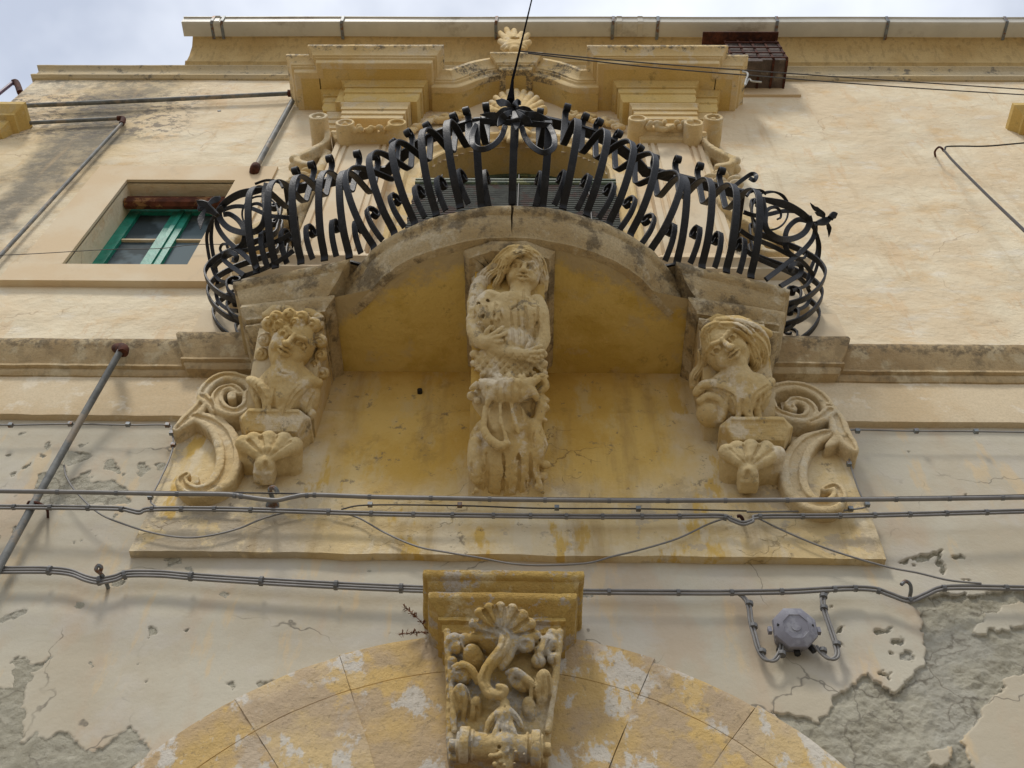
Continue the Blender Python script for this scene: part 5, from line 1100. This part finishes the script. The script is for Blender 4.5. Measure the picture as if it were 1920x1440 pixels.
# ---- pilaster capitals, garlands, cartouche, finial, side scrolls around the door
for s, L0 in ((-1, [(648, 240), (745, 240), (700, 252)]), (1, [(1195, 232), (1300, 240), (1245, 245)])):
    S = Carve((630, 760, 215, 285) if s < 0 else (1180, 1325, 212, 285), lambda v_: -.2, .0065, .05, (-.40, .0))
    va = at(*L0[0], -.26); vb = at(*L0[1], -.26)
    for c_ in (va, vb):
        S.cyl((c_[0], -.02, c_[2]), (c_[0], -.32, c_[2]), .09); S.cyl((c_[0], -.29, c_[2]), (c_[0], -.40, c_[2]), .066, carve=True); S.ball((c_[0], -.26, c_[2]), .028, .006)
    S.box(((va[0]+vb[0])/2, -.14, va[2]+.01), (abs(vb[0]-va[0])/2, .10, .06), None, .02, .02)
    for q in range(26):
        t = random.random(); x = va[0]*(1-t)+vb[0]*t; zc = va[2]-.015-.07*math.sin(math.pi*t)+random.uniform(-.03, .045)
        S.ell((x, -.27+random.uniform(-.03, .03), zc), (random.uniform(.02, .04), .03, random.uniform(.018, .03)), None, .006)
    S.noise(.003, 16, 2, 4); V, F = S.mesh(); fastmesh('capital', V, F, M['cornice'], B)
    # side scroll: volute drum, leafy bulge, foot volute
    X = 1 if s > 0 else -1; xo = 1.86 if s > 0 else -1.96
    S = SDF((xo-.45, -.34, 7.0), (xo+.45, .01, 9.95), .009)
    S.cyl((xo, .0, 9.66), (xo, -.30, 9.66), .092); S.cyl((xo, -.27, 9.66), (xo, -.40, 9.66), .062, carve=True); S.cyl((xo, -.2, 9.66), (xo, -.29, 9.66), .025)
    S.band(catmull([np.array(p) for p in ((xo-X*.08, 9.62), (xo-X*.10, 9.40), (xo+X*.02, 9.15), (xo+X*.10, 9.02), (xo+X*.06, 8.9), (xo-X*.06, 8.85))], 5), .06, 0, -.16, .01, .012)
    for q in (-.05, 0, .05): S.cap((xo-X*.08, -.06, 9.35+q*.4), (xo+X*.13, -.13+abs(q), 9.0+q*1.3), .03, .045, .006)
    S.cap((xo-X*.12, -.05, 9.3), (xo-X*.12, -.06, 7.6), .05, .05, .02)
    for q in range(9): S.ell((xo-X*.06+X*random.uniform(-.1, .14), -.10, 8.78-q*.045), (.07, .05, .03), None, .012)
    S.band(catmull([np.array(p) for p in ((xo-X*.14, 8.4), (xo-X*.10, 8.0), (xo+X*.10, 7.62), (xo+X*.25, 7.45), (xo+X*.30, 7.3), (xo+X*.20, 7.18), (xo+X*.06, 7.2), (xo+X*.04, 7.32), (xo+X*.14, 7.36))], 6), [.07+.03*math.sin(i/6) for i in range(49)], 0, -.18, .01, .012)
    S.noise(.004, 12, 3, 8); V, F = S.mesh(); fastmesh('side_scroll', V, F, M['stone_yel'], B)
    # garland on the archivolt
    g0, g1 = ((768, 243), (868, 214)) if s < 0 else ((1062, 214), (1168, 241))
    S = Carve((min(g0[0], g1[0])-8, max(g0[0], g1[0])+8, 200, 255), lambda v_: -.05, .0075, .06, (-.22, .0))
    for q in range(34):
        t = q/33; x = g0[0]*(1-t)+g1[0]*t; y = g0[1]*(1-t)+g1[1]*t-4*math.sin(t*math.pi); S.e(x, y+random.uniform(-5, 5), random.uniform(-2, 6), random.uniform(5, 10), random.uniform(4, 6), 6, random.uniform(-40, 40), 2)
    S.noise(.003, 16, 2, 4); V, F = S.mesh(); fastmesh('garland', V, F, M['cornice'], B)
S = Carve((905, 1035, 165, 275), lambda v_: -.10, .0075, .08, (-.42, .0))
for i in range(11):
    a = R(-78+156*i/10); tx = 968+52*math.sin(a); ty = 212-40*math.cos(a)
    S.c([(968, 226, 8, 9), ((968+tx)/2, (226+ty)/2, 12, 7), (tx, ty, 14+4*math.cos(a), 6.5)], 2, smooth=3)
S.e(967, 230, 0, 34, 26, 14, 0, 5)
for i in range(7): a = R(-60+20*i); S.c([(966, 236, 8, 8), (966+30*math.sin(a), 236+30*math.cos(a), 6, 6)], 2)
for x, y in ((915, 205), (922, 213), (1018, 208), (1012, 216)): S.b(x, y, 2, 9, 3)
S.noise(.004, 14, 3, 4); V, F = S.mesh(); fastmesh('cartouche', V, F, M['cornice'], B)
S = Carve((928, 1002, 52, 100), lambda v_: -.34, .008, .06)
for i, (px, py, r_) in enumerate(((938, 62, 5), (950, 56, 6), (964, 58, 6), (978, 64, 6), (990, 66, 5), (992, 80, 6), (938, 78, 6))): S.c([(965, 96, 4, 9), ((965+px)/2, (92+py)/2, 10, 7), (px, py, 8, r_)], 2)
S.e(964, 90, 4, 26, 10, 12, 0, 4); S.b(966, 76, 16, 9, 4, True); S.c([(950, 92, 12, 4), (965, 86, 14, 4), (982, 92, 12, 4)], 3)
sculpt('finial', S, M['cornice'], 'carved leaf finial standing on the middle of the arched cornice', 'finial', .004, 14, seed=2)
# ------------------------------------------------------------ gutter
G = empty('rain_gutter', (2.4, -.3, 12.36), 'long pale boxed rain gutter running along the top of the palace front', 'gutter')
gp = [(-.02, 12.325), (.125, 12.32), (.15, 12.335), (.165, 12.425), (.18, 12.43), (.18, 12.44), (.155, 12.437), (.14, 12.35), (-.02, 12.34)]
v = MB(); P = []; O = []
for x in np.arange(-4.02, 8.9, .2): P.append((x, -.27, .012*math.sin(x*2.1)*.6)); O.append((0, -1, 0))
Vg, Fg = sweep(P, O, [(0, 0, 1)]*len(P), gp, True, True); v.add(Vg, [f_[::-1] for f_ in Fg]); v.box(-4.025, -4.015, -.42, -.25, 12.325, 12.43); v.build('trough', M['gutter'], G, 35)
for px in (383, 402, 632, 928, 1152, 1238, 1466, 1678, 1905):
    x = at(px, 60, -.4)[0]; v = MB()
    v.add(*ribbon([(x, -.22, 12.315), (x, -.395, 12.312), (x+.005, -.43, 12.33), (x+.01, -.452, 12.445), (x+.01, -.42, 12.455), (x, -.25, 12.47)], (1, 0, 0), .035, .006)); v.build('gutter_bracket', M['bracket'], G, 30)
for px in (1165, 1205, 392):
    x = at(px, 60, -.4)[0]; v = MB(); Vg, Fg = sweep([(x-.03, -.27, 0), (x+.03, -.27, 0)], [(0, -1, 0)]*2, [(0, 0, 1)]*2, [(a*1.02+.004, b+(-.006 if b < 12.4 else .006)) for a, b in gp[:5]]+[(-.02, 12.45)], True, True); v.add(Vg, [f_[::-1] for f_ in Fg]); v.build('joint_sleeve', M['gutter'], G, 30)
# ------------------------------------------------------------ blind rolled down in front of the door
Bl = empty('slatted_blind', (-.03, -.06, 8.8), 'old green and grey slatted blind hanging in the balcony doorway', 'blind')
v = MB(); v.add(*tube([(-.93, -.06, 8.62), (.87, -.06, 8.62)], .035, 10)); v.box(-.93, .87, -.10, -.03, 8.645, 8.67); v.build('blind_roll', M['darkgreen'], Bl, 50)
v = MB(); z = 8.60
while z > 6.0:
    y = -.06-.10*((8.8-z)/2.8); v.box(-.92+random.uniform(-.006, .006), .86+random.uniform(-.006, .006), y-.008, y+.006, z-.036, z-.008); z -= .044
sl2 = v.build('slats', M['wood'], Bl, 0); sl2['kind'] = 'stuff'
for x in (-.7, 0, .62): v = MB(); v.add(*tube([(x, -.075, 8.8), (x, -.18, 6.0)], .006, 5)); v.build('blind_cord', M['cable_dark'], Bl)
# ------------------------------------------------------------ cage over the small upper window
CG = empty('window_cage', (2.6, 0, 11.2), 'rusty iron cage box beside the right end of the door cornice', 'cage')
cx0, cx1, cy, cz0, cz1 = 2.28, 2.86, -.34, 11.22, 11.78
v = MB(); v.box(cx0, cx1, cy, -.0, cz0, cz0+.015); v.box(cx0, cx1, cy, cy+.012, cz0+.015, cz1); v.box(cx1-.012, cx1, cy+.012, 0, cz0+.015, cz1); v.box(cx0, cx0+.012, cy+.012, 0, cz0+.015, cz1); v.build('mesh_panel', M['cage'], CG, 0)
for i in range(5): x = cx0+(cx1-cx0)*i/4; v = MB(); v.box(x-.012, x+.012, cy-.015, cy-.002, cz0, cz1+.1); v.box(x-.012, x+.012, cy, 0, cz0-.016, cz0-.003); v.build('cage_bar', M['rust'], CG, 0)
for z in (11.24, 11.40, 11.58, 11.76): v = MB(); v.box(cx0-.01, cx1+.01, cy-.028, cy-.016, z-.01, z+.01); v.box(cx1+.001, cx1+.012, cy, 0, z-.01, z+.01); v.build('cage_bar', M['rust'], CG, 0)
v = MB(); v.box(cx0-.25, cx1+.02, cy-.10, -.02, cz1+.10, cz1+.12); v.build('cage_cover', M['rust'], CG, 0)
v = MB(); v.box(2.35, 3.02, -.03, .01, 11.02, 11.22); v.build('cage_sill', M['surround'], CG, 0)
v = MB(); v.box(2.28, 2.58, -.36, -.20, 11.12, 11.20); v.build('cage_tray', M['cage'], CG, 0)
# ------------------------------------------------------------ pipes
def pipe(nm, pts, r, mat, label, cat, elbows=(), group=None, base=None):
    P = [at(*p) for p in pts]; T = empty(nm, P[0], label, cat, group)
    mesh('tube', *tube(P, r, 10), mat, T, 60)
    for e_ in elbows: E_ = [at(*p) for p in e_]; mesh('elbow', *tube(catmull(E_, 5), r*1.6, 10), M['rust'], T, 60)
    return T
pipe('water_pipe', [(226, 658, -.24), (150, 790, -.13), (74, 925, -.10), (0, 1060, -.09), (-40, 1132, -.09)], .022, M['pipe'], 'grey pipe slanting down from the string course at the left, elbow on top', 'pipe', [[(230, 662, -.24), (232, 655, -.24), (226, 652, -.20), (216, 655, -.10), (214, 662, -.02)]])
pipe('water_pipe', [(230, 230, -.05), (110, 360, -.05), (0, 480, -.05), (-60, 545, -.05)], .017, M['pipe'], 'thin grey pipe falling past the left of the small window', 'pipe', [[(220, 222, -.05), (230, 222, -.05), (231, 226, -.05), (228, 232, -.05)]])
pipe('water_pipe', [(44, 231, -.05), (222, 222, -.05)], .02, M['pipe'], 'short level pipe at the upper left, below the longer one', 'pipe')
pipe('water_pipe', [(30, 199, -.07), (300, 187, -.07), (546, 175, -.07)], .024, M['pipe'], 'long level pipe at the upper left meeting the door cornice', 'pipe', [[(540, 175, -.07), (549, 175, -.07)]])
pipe('water_pipe', [(548, 190, -.06), (480, 314, -.06)], .028, M['pipe'], 'short steep pipe between the small window and the door cornice', 'pipe', [[(480, 312, -.06), (477, 318, -.06), (476, 325, .0)]])
for px, py, r_, nm in ((787, 731, .017, 'drain_hole'), (876, 562, .012, 'drain_hole'), (411, 208, .02, 'peel_mark')):  # the upper wall disc is a black stand-in for a small peel mark
    y_ = -.055 if py == 731 else (0.0 if py == 208 else -.5)
    if py == 562: continue
    p = at(px, py, y_); mesh(nm, *tube([p+np.array([0, .03, 0]), p-np.array([0, .004, 0])], r_, 10), M['black'], BAL if py == 731 else B, 60)
T = pipe('vent_pipe', [(-20, 190, .1), (24, 155, .1)], .022, M['violet'], 'violet pipe end sticking up beyond the parapet at the far left', 'pipe', [[(24, 155, .1), (30, 154, .1), (34, 162, .1), (38, 174, .1)]])
# ------------------------------------------------------------ cables
def runon(W, pts):
    """carry a run that leaves the picture on along the wall instead of stopping at its edge"""
    W = list(W)
    for end in (0, -1):
        px = pts[end][0]
        if px < -20 or px > 1940:
            a = W[end]; b = W[4 if end == 0 else -5]; d = (a-b)/np.linalg.norm(a-b)
            L_ = max(.4, (a[0]+5.4)/abs(d[0])) if px < 0 else max(.4, (8.4-a[0])/abs(d[0]))
            ex = [a+d*L_*t-np.array([0, 0, .25*t*(1-t)]) for t in (.15, .35, .55, .8, 1)]
            W = ex[::-1]+W if end == 0 else W+ex
    return W
def cable(nm, strands, y, r, label, ties=(), mat=None, tie_r=None, group=None, cat='cable'):
    pts0 = strands[0]; T = empty(nm, at(pts0[len(pts0)//2][0], pts0[len(pts0)//2][1], y), label, cat, group)
    for st in strands:
        W = catmull([at(p[0], p[1], p[2] if len(p) > 2 else y) for p in st], 5); W = runon(W, st); mesh('strand', *tube(W, r, 7), mat or M['cable'], T, 60)
    c0 = np.array([np.mean([s_[k][0] for s_ in strands]) for k in range(len(pts0))]); c1 = np.array([np.mean([s_[k][1] for s_ in strands]) for k in range(len(pts0))])
    for tx in ties:
        ty = np.interp(tx, c0, c1); p = at(tx, ty, y); q = at(tx+5, np.interp(tx+5, c0, c1), y); d = (q-p)/np.linalg.norm(q-p)
        rr = (tie_r or r*len(strands)*1.15)
        mesh('cable_tie', *tube([p-d*.009, p+d*.009], rr, 8), M['tie'], T, 40)
    return T
def off(pts, dy): return [(p[0], p[1]+dy)+tuple(p[2:]) for p in pts]
c1 = [(-60, 919), (0, 921), (150, 923), (300, 926), (420, 927), (455, 931), (490, 936), (520, 938), (550, 932), (585, 928), (700, 932), (860, 935), (960, 937), (1200, 939), (1440, 938), (1700, 936), (1920, 933), (1990, 932)]
cable('service_cable', [c1], -.34, .0125, 'thick grey cable crossing the front just below the carved figure, topmost of three', (108, 218, 332, 440, 452, 575, 590, 693, 808, 918, 1022, 1142, 1252, 1360, 1476, 1580, 1680, 1780, 1880))
cable('messenger_wire', [off([(-60, 919), (0, 919), (300, 922), (520, 925), (700, 929), (960, 933), (1200, 935), (1440, 935), (1700, 932), (1990, 927)], 0)], -.345, .0045, 'thin dark support wire along the topmost grey cable', mat=M['cable_dark'], cat='wire')
c2 = [(-60, 947), (0, 948), (120, 949), (220, 951), (245, 955), (262, 958), (285, 952), (400, 952), (520, 955), (640, 959), (760, 962), (900, 964), (1100, 966), (1250, 966), (1350, 965), (1372, 972), (1393, 979), (1412, 973), (1425, 966), (1560, 965), (1700, 962), (1920, 956), (1990, 955)]
cable('service_cable', [c2, off(c2, 5)], -.12, .0075, 'pair of grey cables crossing the ochre panel, middle of three runs', (26, 94, 165, 228, 285, 340, 402, 470, 616, 696, 775, 848, 925, 995, 1062, 1130, 1204, 1274, 1360, 1425, 1505, 1575, 1640, 1706, 1775, 1850))
c3a = [(-60, 1066), (0, 1066), (85, 1066), (130, 1070), (160, 1081), (185, 1086), (215, 1081), (240, 1073), (300, 1073), (360, 1078), (480, 1086), (620, 1094), (750, 1100), (830, 1103)]
cable('service_cable', [off(c3a, -2), off(c3a, 3), off(c3a, 8)], -.07, .0075, 'three part grey cable bundle left of the keystone', (93, 186, 233, 358, 490, 630, 752))
c3b = [(1060, 1106), (1150, 1107), (1280, 1108), (1370, 1108), (1480, 1106), (1550, 1102), (1600, 1100), (1640, 1102), (1670, 1112), (1705, 1123), (1735, 1112), (1765, 1100), (1820, 1098), (1920, 1100), (1990, 1101)]
cable('service_cable', [off(c3b, 0), off(c3b, 6)], -.07, .0078, 'two part grey cable bundle right of the keystone', (1142, 1272, 1372, 1466, 1565, 1604, 1648, 1706, 1770, 1887))
j1 = [(1372, 1111), (1385, 1115), (1397, 1126), (1402, 1140), (1405, 1165), (1413, 1195), (1420, 1218), (1432, 1236), (1448, 1238), (1460, 1222), (1464, 1206)]
j2 = [(1600, 1101), (1570, 1100), (1550, 1106), (1540, 1122), (1543, 1145), (1553, 1175), (1563, 1205), (1567, 1228), (1555, 1236), (1540, 1226), (1525, 1210)]
cable('drop_cable', [j1, off([(p[0]+6, p[1]) for p in j1], 1)], -.06, .007, 'grey cable loop entering the left side of the junction box', tie_r=.018, group=None)
cable('drop_cable', [j2, off([(p[0]+6, p[1]) for p in j2], 1)], -.06, .007, 'grey cable loop entering the right side of the junction box', tie_r=.018)
for lst, dd in (([(1402, 1132), (1410, 1174), (1426, 1222), (1463, 1226)], 0), ([(1541, 1118), (1542, 1140), (1566, 1208), (1540, 1220)], 0)):
    T = [o for o in C.objects if o.name.startswith('drop_cable')][0 if dd == 0 and lst[0][0] < 1500 else 1]
    for a, b_ in lst:
        p = at(a+3, b_, -.06); mesh('cable_tie', *tube([p+np.array([-.002, 0, -.01]), p+np.array([.002, 0, .01])], .02, 8), M['tie'], T, 40)
# junction box
JB = empty('junction_box', at(1490, 1180, 0), 'eight sided grey plastic junction box hanging between two cable loops', 'junction box')
jc = at(1490, 1178, -.10)
def octa(r, y, z0=0): return [(jc[0]+r*math.sin(R(22.5+45*k)), y, jc[2]+z0+r*1.0*math.cos(R(22.5+45*k))) for k in range(8)]
TB = R(16)
def stack(rings):
    V = []; F = []
    for r_ in rings: V += [(x, (y+.08)*math.cos(TB)+(z-jc[2])*math.sin(TB)*-1-.09, jc[2]-(y+.08)*-math.sin(TB)+(z-jc[2])*math.cos(TB)) for x, y, z in r_]
    for i in range(len(rings)-1):
        for k in range(8): F.append((i*8+k, i*8+(k+1) % 8, (i+1)*8+(k+1) % 8, (i+1)*8+k))
    F.append(tuple(range(8))); F.append(tuple(range((len(rings)-1)*8, len(rings)*8))[::-1]); return V, [f_[::-1] for f_ in F]
mesh('box_body', *stack([octa(.092, .0), octa(.095, -.075), octa(.09, -.08)]), M['box'], JB, 25)
ld = mesh('lid', *stack([octa(.108, -.075), octa(.112, -.08), octa(.112, -.10), octa(.108, -.106), octa(.068, -.122), octa(.064, -.122), octa(.062, -.119)]), M['box'], JB, 25)
mesh('lid_boss', *tube([(jc[0], -.118, jc[2]-.010), (jc[0], -.130, jc[2]-.013)], .024, 16), M['box'], ld, 40)
for s in (-1, 1): mesh('screw', *tube([(jc[0]+s*.075, -.118, jc[2]), (jc[0]+s*.088, -.124, jc[2])], .007, 8), M['black'], JB, 40)
for s in (-1, 0, 1): mesh('cable_gland', *tube([(jc[0]+s*.065, -.045, jc[2]-.075+.02*abs(s)), (jc[0]+s*.085, -.045, jc[2]-.115+.02*abs(s))], .016, 8), M['black'], JB, 40)
for s in (-1, 1): v = MB(); v.box(jc[0]+s*.118-.009, jc[0]+s*.118+.009, -.095, -.07, jc[2]-.016, jc[2]+.016); v.build('mounting_ear', M['box'], JB, 0)
# thin wires
def wire(nm, pts, r, label, mat='cable', clips=(), y=-.08, cat='wire'):
    W = catmull([at(p[0], p[1], p[2] if len(p) > 2 else y) for p in pts], 6); W = runon(W, pts)
    if not clips:
        o = mesh(nm, *tube(W, r, 6), M[mat]); tag(o, label, cat); return o
    T = empty(nm, W[0], label, cat); mesh('wire_run', *tube(W, r, 6), M[mat], T)
    for a, b_ in clips: p = at(a, b_, y-.008); v = MB(); v.box(p[0]-.013, p[0]+.013, p[1]-.012, p[1]+.012, p[2]-.012, p[2]+.012); v.build('wire_clip', M['bracket'], T, 0)
    return T
wire('loose_wire', [(120, 872), (125, 895), (145, 925), (185, 962), (230, 982), (290, 1000), (350, 1008), (400, 1003), (450, 990), (500, 970), (560, 957), (620, 955)], .0055, 'loose thin wire sagging across the left of the ochre panel')
wire('loose_wire', [(620, 958), (670, 970), (720, 998), (780, 1024), (840, 1036), (900, 1046), (960, 1057), (1020, 1060), (1100, 1056), (1150, 1043), (1200, 1031), (1270, 1010), (1330, 982), (1372, 968)], .0055, 'loose thin wire sagging low above the keystone')
wire('loose_wire', [(1418, 970), (1480, 1000), (1560, 1032), (1660, 1062), (1720, 1074), (1780, 1088), (1840, 1094)], .0055, 'loose thin wire running down to the right cable bundle')
wire('telephone_wire', [(-50, 795), (20, 797), (130, 795), (240, 797), (314, 797), (321, 808), (325, 832), (318, 860), (300, 900), (283, 935), (290, 948), (310, 952), (450, 955)], .0055, 'thin clipped wire at the left, turning down beside the scroll ornament', clips=((20, 797), (132, 795), (240, 796), (314, 797), (322, 812), (325, 834), (282, 932)))
wire('telephone_wire', [(1990, 812), (1830, 809), (1700, 808), (1620, 806), (1593, 807), (1586, 815), (1590, 850), (1600, 890), (1615, 930), (1628, 948), (1600, 955), (1560, 958), (1400, 960)], .0055, 'thin clipped wire at the right, turning down beside the scroll ornament', clips=((1830, 809), (1718, 808), (1608, 808), (1587, 814), (1592, 870), (1626, 946), (1595, 954)))
wire('thin_wire', [(640, 955), (690, 947), (860, 948), (1010, 953), (1200, 954), (1400, 958)], .0045, 'thin dark wire with small clips just above the middle cables', 'cable_dark', clips=((694, 946), (862, 947), (1044, 952), (1197, 954)))
wire('thin_wire', [(-40, 480), (60, 476), (200, 468), (300, 466), (380, 458), (520, 462), (560, 468)], .003, 'hair thin wire across the small green window', 'cable_dark')
wire('overhead_wire', [(975, 96, -1.2), (1200, 117, -.9), (1400, 132, -.6), (1700, 153, -.3), (1990, 172, -.1)], .006, 'upper of two dark wires from the lance to the right edge', 'cable_dark')
wire('overhead_wire', [(990, 100, -1.2), (1200, 124, -.9), (1400, 141, -.6), (1700, 164, -.3), (1990, 182, -.1)], .006, 'lower of two dark wires from the lance to the right edge', 'cable_dark')
wire('rope_knot', [(1392, 134, -.62), (1402, 138, -.62), (1399, 150, -.62), (1397, 160, -.62), (1404, 148, -.6), (1410, 152, -.6), (1428, 154, -.6)], .009, 'knotted pale rope end hanging from the overhead wires', 'rope', cat='rope')
Hk = wire('wall_hook', [(1754, 294, .01), (1753, 284, -.10), (1760, 276, -.16), (1766, 278, -.18), (1770, 284, -.16)], .010, 'bent rusty iron hook in the right upper wall holding two wires', 'rust', cat='hook')
wire('guy_wire', [(1772, 280, -.16), (1775, 275, -.17), (1800, 274, -.2), (1850, 274, -.25), (1920, 268, -.3), (1990, 263, -.35)], .008, 'taut wire leading right from the wall hook', 'cable_dark')
wire('guy_wire', [(1770, 282, -.17), (1790, 305, -.3), (1850, 365, -.6), (1920, 432, -.9), (1990, 500, -1.2)], .011, 'twisted wire falling right from the wall hook', 'cable_dark')
for (px, py, nm) in ((510, 945, 'blue grey iron hook with round plate, left on the ochre panel'), (190, 1078, 'iron eye hook holding the left cable bundle'), (1700, 1108, 'iron eye hook holding the right cable bundle'), (1392, 975, 'small iron hook holding the middle cables')):
    if px == 510:
        T = empty('cable_hook', at(px, py, -.05), nm, 'hook'); mesh('hook_bar', *tube(catmull([at(511, 948, -.05), at(511, 935, -.14), at(506, 920, -.22), at(510, 914, -.24), at(517, 917, -.24), at(521, 926, -.22)], 5), .013, 8), M['bracket'], T)
        mesh('hook_plate', *tube([at(511, 948, -.045), at(511, 948, -.065)], .038, 14), M['bracket'], T)
    elif px == 1392: wire('cable_hook', [(1393, 985, -.03), (1393, 975, -.10), (1388, 968, -.13), (1382, 968, -.13)], .010, nm, 'rust', cat='hook')
    elif px == 190: wire('cable_hook', [(203, 1103, .0), (196, 1085, -.06), (188, 1075, -.10), (180, 1068, -.12), (184, 1060, -.13), (190, 1064, -.12), (188, 1072, -.10)], .010, nm, 'bracket', cat='hook')
    else: wire('cable_hook', [(1706, 1118, .0), (1708, 1106, -.08), (1706, 1095, -.12), (1698, 1090, -.13), (1690, 1096, -.13)], .010, nm, 'bracket', cat='hook')
wire('hook_ring', [(52, 945, -.08), (56, 941, -.10), (74, 944, -.12), (88, 955, -.1), (90, 970, .0)], .008, 'rusty iron ring bolt beside the slanting pipe at the left', 'rust', cat='hook')
# dry weeds growing at the left of the keystone cap
for k, (a, b_, tx, ty) in enumerate(((800, 1180, 760, 1140), (812, 1189, 748, 1190))):
    T = empty('dry_weed', at(a, b_, -.02), ('upper' if k == 0 else 'lower')+' reddish dry weed sprig beside the keystone cap', 'weed', 'dry weeds beside the keystone')
    P = catmull([at(a, b_, -.02), at(a*.6+tx*.4, b_*.6+ty*.4-4, -.07), at(tx, ty, -.11)], 6); mesh('stem', *tube(P, .002, 5), M['weed'], T)
    v = MB()
    for q in range(46):
        p = P[random.randrange(3, len(P))]; d = np.array([random.uniform(-1, 1), random.uniform(-1, .2), random.uniform(-1.6, .6)]); d *= .022/np.linalg.norm(d); s_ = np.array([random.uniform(-1, 1), random.uniform(-1, 1), random.uniform(-1, 1)])*.0035
        n = len(v.V); v.V += [tuple(p-s_), tuple(p+s_), tuple(p+d+s_), tuple(p+d-s_)]; v.F.append((n, n+1, n+2, n+3))
    v.build('leaflets', M['weed'], T, 0)
